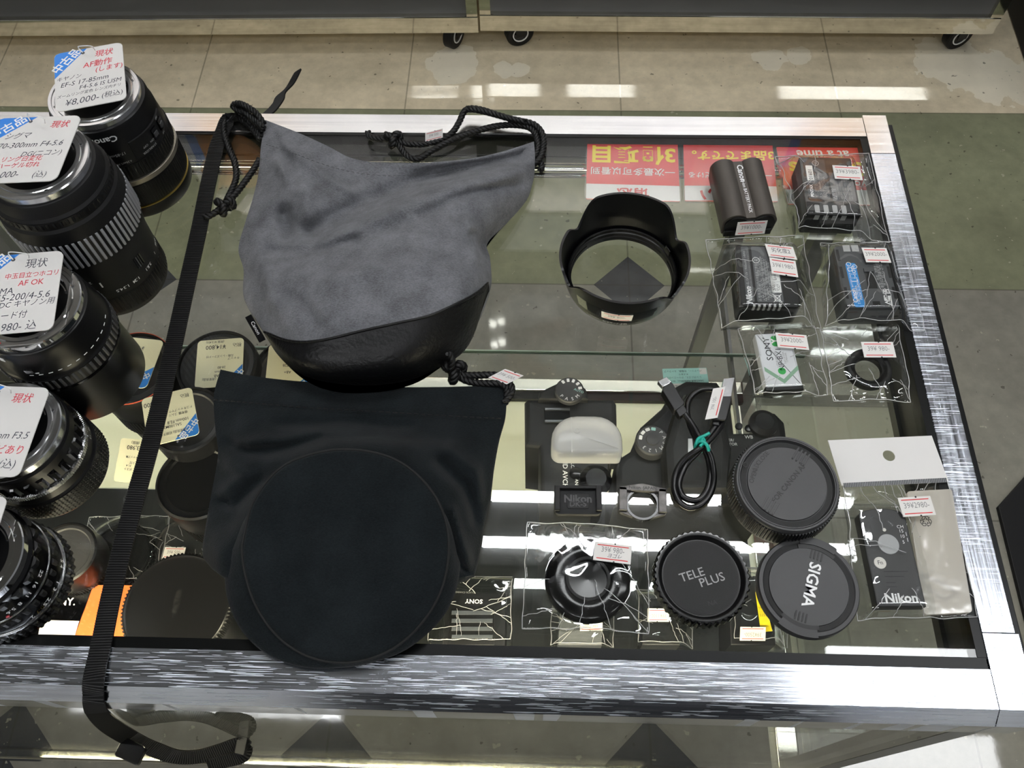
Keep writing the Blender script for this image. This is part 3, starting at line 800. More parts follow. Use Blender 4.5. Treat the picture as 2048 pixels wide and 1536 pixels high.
# 4: manual lens with silver knurled ring
t, c = lens('black manual lens with a silver knurled ring and rubber grid grip, second from the front', (13, 858), .062, .0322)
seg(t, 'barrel', [(.032, 0), (.0345, .0004), (.0352, .0025), (.0352, .0225), (.0342, .024), (.0340, .0305), (.033, .0312), (.033, .0355), (.0328, .0362), (.0328, .047), (.0335, .0478), (.0335, .054), (.0325, .056), (.031, .0563)], 'black')
for k in range(7):
    ribs(t, 'grip_band', .0364, .0034 + k * .0027, .0034 + k * .0027 + .0024, 84, .001, 'black_rubber')
b = MB(); lathe(b, [(.033, .031), (.0348, .0313, .0004), (.0348, .0348, .0004), (.033, .0352)], 'chrome_soft', 96, None, 150); b.build('knurled_ring', t, 0)
b = MB(); lathe(b, [(.0325, .0365), (.0345, .0372, .0022), (.0345, .0462, .0022), (.0325, .047)], 'black_gloss', 96, None, 26); b.build('aperture_ring', t, 20)
b = MB()
for s, px, py in (('15', 172, 877), ('3', 168, 860), ('8', 174, 862)): wrap_text(b, s, .0342, th(c, px, py, .027), .0275, .0034, 'white_ink', -1)
a = th(c, 158, 859, .044); X = Matrix.Rotation(a, 4, 'Z') @ Matrix.Translation((.0336, 0, .0335)) @ Matrix.Rotation(PI / 2, 4, 'Y'); lathe(b, [(.0013, 0), (.0013, .0016), (.0006, .0022)], 'chrome', 16, X)
b.build('printed_marks', t, 0)

# 5: short manual lens at the front
t, c = lens('short black manual lens with white aperture figures, nearest the front rail', (-70, 1114), .055, .0322, chrome='chrome')
seg(t, 'barrel', [(.033, 0), (.0355, .0004), (.0362, .002), (.0362, .012), (.0352, .0135), (.0352, .0195), (.0346, .021), (.0344, .028), (.0338, .0295), (.0338, .040), (.0332, .0415), (.0334, .047), (.032, .049), (.031, .0493)], 'black_gloss')
b = MB(); lathe(b, [(.034, .0015), (.0372, .002, .0012), (.0372, .0055, .0012), (.034, .006)], 'black_rubber', 96, None, 46); lathe(b, [(.034, .0072), (.0372, .0076, .0012), (.0372, .0108, .0012), (.034, .0114)], 'black_rubber', 96, None, 46); b.build('focus_ring', t, 20)
seg(t, 'trim_ring', [(.0345, .0124), (.0363, .0126), (.0363, .0133), (.0345, .0136)], 'chrome_soft')
b = MB(); lathe(b, [(.033, .0208), (.0356, .0212, .0016), (.0356, .0262, .0016), (.033, .0268)], 'black_rubber', 96, None, 34); b.build('depth_ring', t, 20)
seg(t, 'trim_ring', [(.033, .0283), (.0347, .0285), (.0345, .0292), (.033, .0295)], 'chrome_soft')
b = MB(); lathe(b, [(.0325, .0400), (.035, .0405, .0018), (.035, .0445, .0018), (.0325, .045)], 'black', 96, None, 22); b.build('aperture_ring', t, 20)
b = MB()
for s, px, py in (('22', 44, 1142), ('16', 37, 1157), ('11', 26, 1170), ('8', 14, 1182), ('5.6', 1, 1190)): wrap_text(b, s, .0339, th(c, px, py, .036), .0345, .0044, 'white_ink', -1, 0, .012)
for s, px, py, m in (('5', 120, 1122, 'white_ink'), ('4', 118, 1133, 'white_ink'), ('1', 110, 1164, 'white_ink'), ('3', 108, 1178, 'white_ink'), ('2.5', 92, 1203, 'white_ink'), ('0.7', 76, 1216, 'gold'), ('2', 62, 1230, 'white_ink')): wrap_text(b, s, .0353, th(c, px, py, .017), .0166, .0044, m, -1, 0, .012)
a = th(c, 2, 1203, .032); X = Matrix.Rotation(a, 4, 'Z') @ Matrix.Translation((.0339, 0, .0312)) @ Matrix.Rotation(PI / 2, 4, 'Y'); prism(b, circ(.001, 12), 0, .0004, 'red_dot', 0, X)
b.build('printed_marks', t, 0)

# tags lying on the lens mounts
K, R_ = 'pen_ink', 'red_pen'
def sl(c_, z): return [(c_.x, c_.y, z)]
tag('handwritten white tag marked 8,000 yen on the rearmost lens', [(107, 110), (246, 84), (252, 199), (113, 225)], .0985,
    [('現状', .22, .36, .12, R_, .2), ('AF動作', .12, .20, .12, R_, .2), ('(します)', .28, .09, .10, R_, .2), ('キヤノン', -.30, .03, .09, K, .3), ('EF-S 17-85mm', -.08, -.07, .105, K, .3), ('F4-5.6 IS USM', .14, -.16, .095, K, .3), ('ズームリング変色 レンズ内チリ', -.02, -.255, .085, K, .3), ('¥8,000-', -.13, -.385, .14, K, .3), ('(税込)', .30, -.37, .105, K, .2)], string=[at(181, 92, .108), at(190, 100, .099)])
tag('handwritten white tag marked 5,000 yen on the second lens from the back', [(-6, 238), (165, 231), (112, 362), (-66, 369)], .1315,
    [('現状', .28, .36, .12, R_, .2), ('シグマ', -.16, .20, .11, K, .3), ('70-300mm F4-5.6', .03, .06, .115, K, .3), ('DG(ニコン)', .20, -.08, .10, K, .3), ('ズームリング白変化', -.12, -.16, .09, R_, .2), ('内ハーゲル切れ', -.05, -.255, .09, R_, .2), ('¥5,000-', -.14, -.39, .13, K, .3), ('(込)', .28, -.40, .11, K, .2)], string=[at(86, 236, .14), at(90, 246, .132)])
tag('handwritten white tag ending in 980 yen on the hooded lens', [(-46, 517), (131, 500), (103, 661), (-72, 674)], .0965,
    [('現状', .20, .35, .13, K, .1), ('中玉目立つホコリ', .17, .21, .09, R_, .1), ('AF OK', .17, .11, .10, R_, .1), ('SIGMA', -.18, .02, .11, K, .2), ('55-200/4-5.6', .10, -.06, .12, K, .2), ('DC キヤノン用', .16, -.15, .10, K, .2), ('フード付', -.02, -.29, .10, K, .2), ('6,980- 込', .06, -.43, .13, K, .2)], string=[at(54, 508, .104), at(58, 516, .0975)])
tag('handwritten white tag with few words on the silver-ringed lens', [(-72, 770), (103, 776), (36, 955), (-142, 948)], .0685,
    [('現状', .22, .36, .12, R_, .2), ('28mm F3.5', .2, -.06, .11, K, .3), ('カビあり', .24, -.22, .11, R_, .2), ('(込)', .32, -.37, .12, K, .2)], string=[at(18, 776, .076), at(22, 786, .0695)])
tag('corner of a white tag on the frontmost lens', [(-152, 985), (19, 995), (-36, 1150), (-205, 1140)], .0615, [('現状', .22, .36, .12, R_, .2), ('(込)', .32, -.37, .12, K, .2)], hole=(-.1, .43))

# ---------------------------------------------------------------- webbing strap
sp_px = [(596, 143, -.10), (580, 172, -.10), (562, 190, -.09), (556, 205, -.075), (535, 228, -.05), (505, 240, -.025), (470, 240, .003), (457, 237, .0055), (446, 262, .004), (432, 300, .0025), (416, 370, .0018), (398, 460, .0018), (376, 560, .0018), (350, 680, .0018), (325, 790, .0018), (298, 900, .0018), (270, 1000, .0018), (244, 1100, .0018), (221, 1200, .0018), (203, 1288, .0022), (192, 1335, .0032), (187, 1366, .0045), (187, 1387, -.0012), (188, 1404, -.0055), (195, 1426, -.034), (220, 1451, -.090), (262, 1477, -.155), (310, 1499, -.178), (352, 1513, -.192), (396, 1513, -.197), (440, 1501, -.197), (478, 1488, -.197), (492, 1493, -.2), (484, 1512, -.203), (452, 1521, -.204), (415, 1530, -.204)]
t = thing('camera_strap', 'black ribbed webbing strap running from the back rail over the front rail', 'strap', at(300, 900, 0))
P = even([at(*p[:2], p[2]) for p in sp_px], .0016)
AK = [(0, (.7, .1, .55)), (.10, (.9, .1, .3)), (.20, (1, 0, 0)), (.70, (1, 0, 0)), (.75, (.9, .3, 0)), (.80, (.72, .5, .1)), (.865, (.6, .55, .3)), (.895, (.35, .6, .5)), (.93, (-.1, .62, .7)), (1, (-.1, .62, .7))]
def sside(u, tg):
    for (u0, a_), (u1, b_) in zip(AK, AK[1:]):
        if u <= u1:
            f = (u - u0) / (u1 - u0); return Vector(a_) * (1 - f) + Vector(b_) * f
    return Vector(b_)
b = MB(); ribbon(b, P, .0124, .0012, sside, 'webbing')
b.build('strap_band', t, 40, world=True)
b = MB()                                                     # the woven cross ribs
for i in range(0, len(P) - 2, 1):
    tg = (P[i + 1] - P[max(0, i - 1)]).normalized(); a = Vector(sside(i / (len(P) - 1), tg)); a = (a - tg * a.dot(tg)).normalized(); n = tg.cross(a)
    if n.z < 0: n = -n
    for sgn in (1,):
        c0 = P[i] + n * .0006 * sgn
        tube(b, [c0 - a * .0062, c0 - a * .003 + n * .0002, c0 + a * .003 + n * .0002, c0 + a * .0062], .00055, 'webbing_rib', 5)


b.build('weave_ribs', t, 60, world=True)
b = MB(); X = affine([(480, 1478), (494, 1482), (489, 1505), (475, 1502)], -.197)[0]
prism(b, rrect(.008, .013, .001, 3), -.003, .004, 'black_matte', .0006, X); b.build('strap_keeper', t, world=True)
b = MB(); X = affine([(232, 1478), (300, 1510), (292, 1526), (224, 1496)], -.15)[0]
prism(b, rrect(.020, .0135, .002, 3), -.0022, .002, 'black_gloss', .0006, X); b.build('buckle', t, world=True)
# ---------------------------------------------------------------- accessories on the right half of the glass
def flat(cen, ang, z=0): return Matrix.Translation((cen.x, cen.y, z)) @ Matrix.Rotation(ang, 4, 'Z')
def place(name, label, cat, q, z, group=None):
    cen, ang, w, h = quad_frame(q, z)
    return thing(name, label, cat, (cen.x, cen.y, 0), ang, group), w, h
def on(t, q, z):
    """affine frame of pixels q at height z, in the local space of thing t"""
    X, w, h = affine(q, z); return t.matrix_basis.inverted() @ X, w, h
UPR = Matrix.Rotation(PI / 2, 4, 'X')                         # stands a flat piece up, facing -y

# petal lens hood
hc = at(1243, 553, .004)
t = thing('lens_hood', 'black petal-shaped lens hood standing on the glass', 'lens hood', (hc.x, hc.y, 0), math.radians(-7))
nseg = 180
def hood_top(a):
    d = abs(math.sin(a)); 
    s = max(0, min(1, (d - .54) / .34)); s = s * s * (3 - 2 * s)       # tall petals front and back
    side = max(0, min(1, (abs(math.cos(a)) - .80) / .14)); side = side * side * (3 - 2 * side)
    tall = .0405 if math.sin(a) > 0 else .0405
    return .0205 + (tall - .0205) * s + (.0285 - .0205) * side
def hood_r(z): return .0402 + .0088 * min(1, z / .04) ** .8
vs = []; fs = []; rows = 12
for i in range(nseg):
    a = 2 * PI * i / nseg; zt_ = hood_top(a)
    for k in range(rows + 1):
        z = zt_ * k / rows; r = hood_r(z); vs.append((r * math.cos(a), r * math.sin(a), z))
    for k in range(rows, -1, -1):
        z = zt_ * k / rows; r = hood_r(z) - .0017; vs.append((r * math.cos(a), r * math.sin(a), z))
m_ = 2 * (rows + 1)
for i in range(nseg):
    j = (i + 1) % nseg
    for k in range(m_):
        q = (k + 1) % m_; fs.append([i * m_ + k, j * m_ + k, j * m_ + q, i * m_ + q])
b = MB(); b.add(vs, fs, 'black_satin'); b.build('hood_shell', t, 40)
b = MB(); lathe(b, [(.0372, 0), (.0399, 0), (.0399, .0105), (.0390, .0112), (.0384, .0105), (.0384, .0078), (.0377, .0072), (.0377, .004), (.0372, .0034)], 'black', 96, None, None, True); b.build('bayonet_ring', t)
b = MB()
for a, wd in ((.62, .12), (2.35, .1), (-1.2, .1)): patch(b, .0377, a - wd, a + wd, .0042, .0066, -.0010, 'black')
b.build('bayonet_lugs', t)
b = MB(); patch(b, .0386, .50, .66, .0105, .0165, -.0016, 'black'); b.build('lock_tab', t)
def thl(px, py, z): q = at(px, py, z); q = t.matrix_basis.inverted() @ q; return math.atan2(q.y, q.x)
b = MB()
a0 = thl(1235, 622, .016); r = hood_r(.016)
def bend(b, X0, a, z, rr, w, h, s):
    c = MB(); price_sticker(c, Matrix.Identity(4), w, h, s)
    bm = bmesh.new(); me = bpy.data.meshes.new('tmp'); me.from_pydata([tuple(v) for v in c.v], [], c.f); me.polygons.foreach_set('material_index', c.m); bm.from_mesh(me)
    for k in range(-5, 6):
        bmesh.ops.bisect_plane(bm, geom=bm.verts[:] + bm.edges[:] + bm.faces[:], plane_co=(w * k / 11, 0, 0), plane_no=(1, 0, 0))
    bm.verts.index_update(); c.v = [v.co.copy() for v in bm.verts]; c.f = [[v.index for v in f.verts] for f in bm.faces]; c.m = [f.material_index for f in bm.faces]; bm.free(); bpy.data.meshes.remove(me)
    out = [((hood_r(z + v.y) + .0006 + v.z) * math.cos(a + v.x / rr), (hood_r(z + v.y) + .0006 + v.z) * math.sin(a + v.x / rr), z + v.y) for v in c.v]
    for m in c.mats: b.mi([k for k in M if M[k] is m][0])
    base = len(b.v); b.v += [Vector(o) for o in out]
    for f, i in zip(c.f, c.m): b.f.append([base + x for x in f]); b.m.append(b.mats.index(c.mats[i]))
bend(b, None, a0, .0175, r, .0215, .0105, '39¥ 800-'); b.build('price_label', t, 0)
b = MB(); tp = []
for i in range(25):
    aa = a0 - .70 + 1.36 * i / 24
    for z in (.0115, .0255): tp.append(((hood_r(z) + .0003) * math.cos(aa), (hood_r(z) + .0003) * math.sin(aa), z))
    for z in (.0255, .0115): tp.append(((hood_r(z) + .0001) * math.cos(aa), (hood_r(z) + .0001) * math.sin(aa), z))
b.add(tp, [[i * 4 + k, i * 4 + (k + 1) % 4, i * 4 + 4 + (k + 1) % 4, i * 4 + 4 + k] for i in range(24) for k in range(4)] + [[0, 1, 2, 3], [99, 98, 97, 96]], 'film'); b.build('clear_tape', t, 30)
b = MB()
for s, px, py, sz, m in (('Canon', 1187, 630, .0038, 'pale_ink'), ('EW-73B', 1230, 641, .0052, 'pale_ink'), ('CANON INC.', 1285, 640, .0028, 'grey_ink')):
    wrap_text(b, s, hood_r(.0045) , thl(px, py, .004), .0048, sz, m, 1, .14)
b.build('printed_marks', t, 0)

# three red sign cards under the pane
for (q, tx, lab) in (
    (((1172, 276), (1358, 282), (1364, 405), (1168, 401)), (('3個項目', .26, .36, 'yellow_ink', .03), ('一次最多可以看到', -.02, .17, 'sign_white', .012), ('请您', -.37, .2, 'red_ink', .02)), 'red sign card with Chinese lettering, leftmost of the three under the pane'),
    (((1364, 281), (1547, 284), (1560, 405), (1366, 405)), (('3品までです。', .27, .30, 'yellow_ink', .025), ('一度に見ていただける', -.06, .16, 'sign_white', .012), ('お願い', -.36, .26, 'red_ink', .02)), 'red sign card with Japanese lettering, half hidden by the brown battery'),
    (((1553, 291), (1731, 293), (1772, 413), (1568, 411)), (('at a time', .36, .19, 'sign_white', .02), ('3 items', .12, .32, 'yellow_ink', .03), ('you may look', -.14, .17, 'sign_white', .01), ('Ask us', -.38, .22, 'red_ink', .02))
     , 'red sign card with English lettering, rightmost of the three, under the bagged battery')):
    X, w, h = affine(q, -.0075); t = thing('sign_card', lab, 'sign', X.translation, 0, 'red sign cards')
    X = X @ Matrix.Rotation(PI, 4, 'Z')
    b = MB(); prism(b, rrect(w * .965, h * .95, .0008, 3), -.0006, 0, 'red_card', 0, X)
    prism(b, rrect(w * .965, h * .235, .0008, 3, 0, h * .3575), 0, .0001, 'sign_white', 0, X)
    for s, v, sz, m, bd in tx: text(b, s, 0, -v * h, .0002, sz * h, m, 0, bd, 0, 1, X, fit=w * .88)
    b.build('printed_card', t, 0, world=True)
    b = MB(); prism(b, rrect(w, h, .004, 4), -.0012, .0008, 'sleeve', .0003, X); b.build('clear_sleeve', t, 0, world=True)

# brown twin-cell battery
BQ = ((1428, 326), (1532, 312), (1553, 428), (1446, 436))
t, w, h = place('camera_battery', 'brown twin-cell camera battery standing unwrapped beside the lens hood', 'battery', BQ, .019)
H = .0205; prof = [(-w / 2 + .001, 0)]
for i in range(13): a = PI - PI * i / 12 * .5; prof.append((-w / 2 + .0095 + .0095 * math.cos(a), H - .0095 + .0095 * math.sin(a)))
for i in range(9): a = PI / 2 - .9 * i / 8; prof.append((-w / 2 + .0095 + .0095 * math.cos(a), H - .0095 + .0095 * math.sin(a)))
prof.append((-.002, H - .0036)); prof.append((.002, H - .0036))
for i in range(9): a = PI / 2 + .9 - .9 * i / 8; prof.append((w / 2 - .0095 + .0095 * math.cos(a), H - .0095 + .0095 * math.sin(a)))
for i in range(13): a = PI / 2 - PI / 2 * i / 12; prof.append((w / 2 - .0095 + .0095 * math.cos(a), H - .0095 + .0095 * math.sin(a)))
prof.append((w / 2 - .001, 0))
b = MB(); n = len(prof); vs = [(p[0], y, p[1]) for y in (-h / 2, h / 2) for p in prof]
b.add(vs, [[i, (i + 1) % n, n + (i + 1) % n, n + i] for i in range(n)] + [list(range(n))[::-1], [n + i for i in range(n)]], 'battery_brown'); b.build('battery_case', t, 30)
b = MB(); pr2 = [(p[0] * .93, p[1] * .9 + .0004) for p in prof]
vs = [(p[0], y, p[1]) for y in (-h / 2 - .0016, -h / 2 + .001) for p in pr2]
b.add(vs, [[i, (i + 1) % n, n + (i + 1) % n, n + i] for i in range(n)] + [list(range(n))[::-1], [n + i for i in range(n)]], 'black')
box(b, -w / 2 + .002, w / 2 - .003, -h / 2 - .0032, -h / 2, .0002, .006, 'black', .0006); b.build('end_cap', t, 30)
b = MB(); text(b, 'Canon', .0006, h * .28, H - .0034, .0065, 'white_ink', -PI / 2, .02, 0, 1); text(b, 'Li-ion BATTERY PACK', .0006, -h * .125, H - .0034, .0046, 'white_ink', -PI / 2, .01, 0, .92, fit=h * .58); b.build('printed_marks', t, 0)
b = MB(); price_sticker(b, Matrix.Translation((.001, -h / 2 - .0034, .0092)) @ Matrix.Rotation(math.radians(78), 4, 'X'), .0225, .0125, '39¥1000-'); b.build('price_label', t, 0)

# film bags -------------------------------------------------------
def sstep(x): x = max(0.0, min(1.0, x)); return x * x * (3 - 2 * x)
def bag(label, q, contents, seed, n=64, fall=.013, amp=.0012, bottom=.0006, header=None, group='clear film bags', zc=0.0, mat_='film', wr=None):
    """pillow of clear film over its contents. contents: (frame 4x4, half w, half d, height, round?)"""
    cs = [at(*p, zc) for p in q]; cen = (cs[0] + cs[1] + cs[2] + cs[3]) / 4
    t = thing('film_bag', label, 'bag', (cen.x, cen.y, 0), 0, group)
    r = random.Random(seed); ox = Vector((r.uniform(0, 50), r.uniform(0, 50), seed))
    inv = [(X.inverted(), hw, hd, hh, rd) for (X, hw, hd, hh, rd) in contents]
    top = []; bot = []
    for j in range(n + 1):
        for i in range(n + 1):
            u, v = i / n, j / n
            p = (cs[3] * (1 - u) + cs[2] * u) * (1 - v) + (cs[0] * (1 - u) + cs[1] * u) * v
            # wavy edges
            e = min(u, 1 - u, v, 1 - v)
            wob = noise.noise(p * 90 + ox) * .0012 * (1 - sstep(e * 8)); p = p + Vector((wob, -wob, 0))
            z = .0
            near = 0
            for (I, hw, hd, hh, rd) in inv:
                l = I @ p
                if rd: d = max(0, math.hypot(l.x, l.y) - hw)
                else: d = math.hypot(max(0, abs(l.x) - hw), max(0, abs(l.y) - hd))
                k = 1 - d / (fall * (.75 + hh * 22))
                if k > 0:
                    lin = max(0, k); z = max(z, (hh + .0006) * (sstep(lin) * .5 + lin * .5))
                near = max(near, k)
            edge = sstep(min(1, e * 9)); out_ = 1 - sstep(max(0, min(1, near)))
            w1 = noise.noise(p * 42 + ox); w2 = noise.noise(p * 85 + ox * 1.7)
            cr = (1 - min(1, abs(w1 + .4 * w2) * 4.5))
            z2 = z + edge * amp * ((.8 + .6 * w1) * (.35 + .65 * out_) + (1.1 * cr + .5 * w2) * (.12 + .88 * out_)) + .0004
            if near >= 1: z2 = max(z2, z + .0003)
            top.append(Vector((p.x, p.y, max(bottom + .0002, z2) + zc))); bot.append(Vector((p.x, p.y, bottom * .3 + zc)))
    g = lambda i, j: j * (n + 1) + i
    fs = [[g(i, j), g(i + 1, j), g(i + 1, j + 1), g(i, j + 1)] for j in range(n) for i in range(n)]
    k = len(top); per = [g(i, 0) for i in range(n)] + [g(n, j) for j in range(n)] + [g(i, n) for i in range(n, 0, -1)] + [g(0, j) for j in range(n, 0, -1)]
    fb = [[k + a for a in f[::-1]] for f in fs]; sd = [[per[i], k + per[i], k + per[(i + 1) % len(per)], per[(i + 1) % len(per)]] for i in range(len(per))]
    b = MB(); b.add(top + bot, fs + fb + sd, mat_); b.build('film_sheet', t, 180, world=True)
    ez = Vector((0, 0, .0006))
    b = MB(); P = [top[a] + ez for a in per] ; tube(b, P + [P[0]], .00028, 'film_edge', 5); b.build('sealed_edge', t, 180, world=True)
    # milky strands painting bright glints on folds that run to the contents
    fold = MB()
    for c in range((wr or 7) + 7):
        a = per[r.randrange(len(per))]; i0, j0 = a % (n + 1), a // (n + 1)
        i1 = int(n * (.5 + r.uniform(-.28, .28))); j1 = int(n * (.5 + r.uniform(-.28, .28))); m = r.uniform(.35, .75); pts = []
        for s in range(11):
            f_ = m * s / 10; bend_ = math.sin(s / 10 * PI) * r.uniform(-1, 1) * .6
            ii = min(n, max(0, round(i0 + (i1 - i0) * f_ + bend_))); jj = min(n, max(0, round(j0 + (j1 - j0) * f_)))
            pts.append(top[g(ii, jj)] + Vector((0, 0, .0003)))
        pts = [p for i, p in enumerate(pts) if i == 0 or (p - pts[i - 1]).length > 1e-5]
        if len(pts) > 3: tube(fold, even(pts, .002), .00022, 'film_edge', 4)
    fold.build('fold_glints', t, 180, world=True)
    return t, cen

def cont(t, w, h, hh): return (t.matrix_basis.copy(), w / 2, h / 2, hh, False)
def label_on(t, q, z, s, **k):
    X, w, h = affine(q, z); b = MB(); price_sticker(b, X, w, h, s, **k); b.build('price_label', t, 0, world=True)

# battery with four contacts
t, w, h = place('camera_battery', 'black battery with four silver contacts and white date strip, bagged at back right', 'battery', ((1598, 313), (1705, 317), (1719, 428), (1614, 431)), .0215)
H = .0215; b = MB(); prism(b, rrect(w, h, .0014, 3), 0, H, 'battery_black', .0006); b.build('battery_case', t)
b = MB()
prism(b, rrect(w * .40, h * .70, .001, 3, -w * .22, h * .11), H, H + .0001, 'label_navy'); prism(b, rrect(w * .44, h * .50, .001, 3, w * .24, -h * .02), H, H + .0001, 'label_grey')
prism(b, rrect(w * .13, h * .27, .0004, 2, -w * .335, h * .21), H + .0001, H + .0002, 'sign_white')
text(b, '201601', -w * .325, h * .17, H + .00025, .0042, 'black_ink', PI / 2, .01)
text(b, 'PENTAX', -w * .345, -h * .10, H + .0002, .0062, 'white_ink', PI / 2, .03, fit=h * .21)
for k, (s, m) in enumerate((('RECHARGEABLE', 'grey_ink'), ('LITHIUM-ION BATTERY D-LI90P', 'grey_ink'), ('7.2V - 1860mAh (14Wh)', 'pale_ink'), ('RICOH IMAGING COMPANY, LTD.', 'grey_ink'), ('MADE IN CHINA', 'grey_ink'))):
    text(b, s, -w * (.27 - k * .045), -h * .21, H + .0002, .0031, m, PI / 2, 0, 0, .9, None, h * .42, 'l')
text(b, '危険', w * .075, -h * .12, H + .0002, .004, 'pale_ink', PI / 2); text(b, '△', w * .075, -h * .21, H + .0002, .004, 'pale_ink', PI / 2)
for k in range(6): text(b, '発熱、火災、感電の原因となります', w * (.15 + k * .048), -h * .235, H + .0002, .0028, 'grey_ink', PI / 2, 0, 0, 1, None, h * .40, 'l')
ring(b, .0022, .0026, H, H + .0002, 'pale_ink', 24, Matrix.Translation((-w * .20, h * .39, 0)))
text(b, 'PSE', -w * .20, h * .39, H + .0002, .0018, 'pale_ink')
b.build('printed_label', t, 0)
for k in range(4):
    b = MB(); prism(b, rrect(.0036, h * .13, .0008, 3, -w * .30 + k * w * .165, -h * .405), H - .0004, H + .0002, 'contact')
    box(b, -w * .30 + k * w * .165 - .0018, -w * .30 + k * w * .165 + .0018, -h / 2 - .0001, -h / 2 + .001, H - .006, H - .001, 'contact'); b.build('contact_pad', t)
t4 = cont(t, w, h, H + .0004)
g, _ = bag('clear film bag over the battery with four silver contacts', ((1550, 316), (1737, 309), (1775, 486), (1588, 478)), [t4], 11)
label_on(g, ((1665, 331), (1719, 333), (1726, 361), (1669, 357)), .0236, '39¥3980-')

# long labelled battery
t, w, h = place('camera_battery', 'black battery with dense grey printing and a crossed-out bin mark, in a film bag', 'battery', ((1469, 489), (1587, 491), (1600, 612), (1482, 614)), .0205)
H = .0205; b = MB(); prism(b, rrect(w, h, .004, 4), 0, H, 'battery_black', .0012); b.build('battery_case', t)
b = MB(); prism(b, rrect(w * .13, h * .9, .001, 3, -w * .33, .015 * h), H, H + .0001, 'label_grey'); prism(b, rrect(w * .44, h * .9, .001, 3, 0, .015 * h), H, H + .0001, 'label_grey')
prism(b, rrect(w * .16, h * .34, .0004, 2, w * .125, -h * .11), H + .0001, H + .0002, 'sign_white')
text(b, 'Nikon', -w * .345, -h * .33, H + .0002, .0058, 'white_ink', PI / 2, .03, .2); text(b, 'EN-EL15  7.0V 1900mAh  14Wh', -w * .345, h * .08, H + .0002, .0046, 'pale_ink', PI / 2, 0, 0, .95, None, h * .62)
text(b, 'CELL MADE IN JAPAN / RECHARGEABLE LI-ION BATTERY', -w * .29, 0, H + .0002, .003, 'grey_ink', PI / 2, 0, 0, 1, None, h * .84)
for k in range(7): text(b, ('△ 危険 指定以外の充電器で使用しない', '△ 火中投入、加熱しない', '△ CAUTION Do not disassemble', '△ 高温で使用、放置しない', '△ 落下、衝撃を与えない', '使用は専用機器に限定', '端子をショートさせない')[k], -w * (.17 - k * .042), -h * .06, H + .0002, .0030, 'pale_ink', PI / 2, 0, 0, 1, None, h * .72)
text(b, 'Li-ion', w * .12, -h * .01, H + .0003, .0034, 'black_ink', PI / 2); text(b, '♲', w * .125, -h * .20, H + .0003, .0075, 'black_ink', PI / 2)
for s in (1, -1): prism(b, [(-.0045, -.0002), (.0045, -.0002), (.0045, .0002), (-.0045, .0002)], 0, .0001, 'white_ink', 0, Matrix.Translation((w * .12, -h * .37, H + .0002)) @ Matrix.Rotation(s * .85, 4, 'Z'))
prism(b, rrect(.0040, .0050, .0004, 2, w * .12, -h * .37), H + .0001, H + .00015, 'white_ink'); prism(b, rrect(.0030, .0040, .0003, 2, w * .12, -h * .37), H + .0001, H + .0002, 'label_grey')
ring(b, .0022, .0026, H, H + .0002, 'white_ink', 24, Matrix.Translation((-w * .16, h * .24, 0))); text(b, 'PSE', -w * .16, h * .24, H + .0002, .0018, 'white_ink')
b.build('printed_label', t, 0)
for k in range(6):
    b = MB(); box(b, -w * .30 + k * .0036, -w * .30 + k * .0036 + .0016, -h / 2 - .0002, -h / 2 + .002, H - .005, H + .0001, 'contact'); b.build('contact_pad', t)
for s in (-.32, .10):
    b = MB(); box(b, -w / 2 - .0002, -w / 2 + .003, h * s, h * (s + .28), H * .45, H - .001, 'black_gloss'); b.build('guide_slot', t)
t5 = cont(t, w, h, H + .0004)
g, _ = bag('clear film bag over the battery with dense grey printing', ((1411, 482), (1603, 473), (1639, 657), (1441, 661)), [t5], 23)
label_on(g, ((1530, 488), (1585, 494), (1595, 520), (1537, 513)), .0226, '劣化度2', ink='pen_ink')
label_on(g, ((1539, 516), (1590, 521), (1597, 556), (1543, 546)), .0226, '39¥1980-')

# battery with the blue label
t, w, h = place('camera_battery', 'dark grey battery with bright blue label strip, bagged beside the right rail', 'battery', ((1668, 491), (1772, 491), (1798, 613), (1694, 618)), .021)
H = .021; b = MB(); prism(b, rrect(w, h, .003, 3), 0, H, 'battery_grey', .001); b.build('battery_case', t)
b = MB(); prism(b, rrect(w * .20, h * .70, .0016, 4, -w * .255, -h * .14), H, H + .0001, 'label_blue')
text(b, 'Canon', -w * .31, -h * .42, H + .0002, .0045, 'white_ink', PI / 2, .02, 0, 1, None, None, 'l'); text(b, 'BATTERY PACK BP-511A', -w * .31, h * .0, H + .0002, .003, 'white_ink', PI / 2, 0, 0, 1, None, h * .36)
text(b, 'Li-ion', -w * .235, h * .03, H + .0002, .0062, 'white_ink', PI / 2); text(b, '7.4V 1390mAh', -w * .25, -h * .30, H + .0002, .0026, 'white_ink', PI / 2)
text(b, 'MADE IN JAPAN', -w * .195, -h * .22, H + .0002, .0024, 'white_ink', PI / 2)
for k in range(3): ring(b, .0014, .0018, H, H + .0002, 'white_ink', 16, Matrix.Translation((-w * .255 + .0026 * math.cos(k * 2.1), h * .15 + .0026 * math.sin(k * 2.1), 0)))
text(b, '警告', w * .31, -h * .30, H + .0002, .0055, 'white_ink', PI / 2, .02); text(b, '△', w * .31, -h * .42, H + .0002, .006, 'white_ink', PI / 2, .03)
for k in range(3): text(b, ('分解、改造、加熱をしない', '専用の充電器を使用する', '水にぬらさない')[k], w * (.21 + .055 * k), h * .05, H + .0002, .0033, 'pale_ink', PI / 2, 0, 0, 1, None, h * .48)
b.build('printed_label', t, 0)
for k in range(2):
    b = MB(); box(b, -w * .33 + k * .0062, -w * .33 + k * .0062 + .0050, h * .40, h * .5 + .0002, H - .003, H + .0002, 'contact'); b.build('contact_pad', t)
b = MB(); box(b, -w * .02, w * .16, -h * .20, h * .10, H - .0001, H + .00005, 'battery_black'); b.build('latch_recess', t)
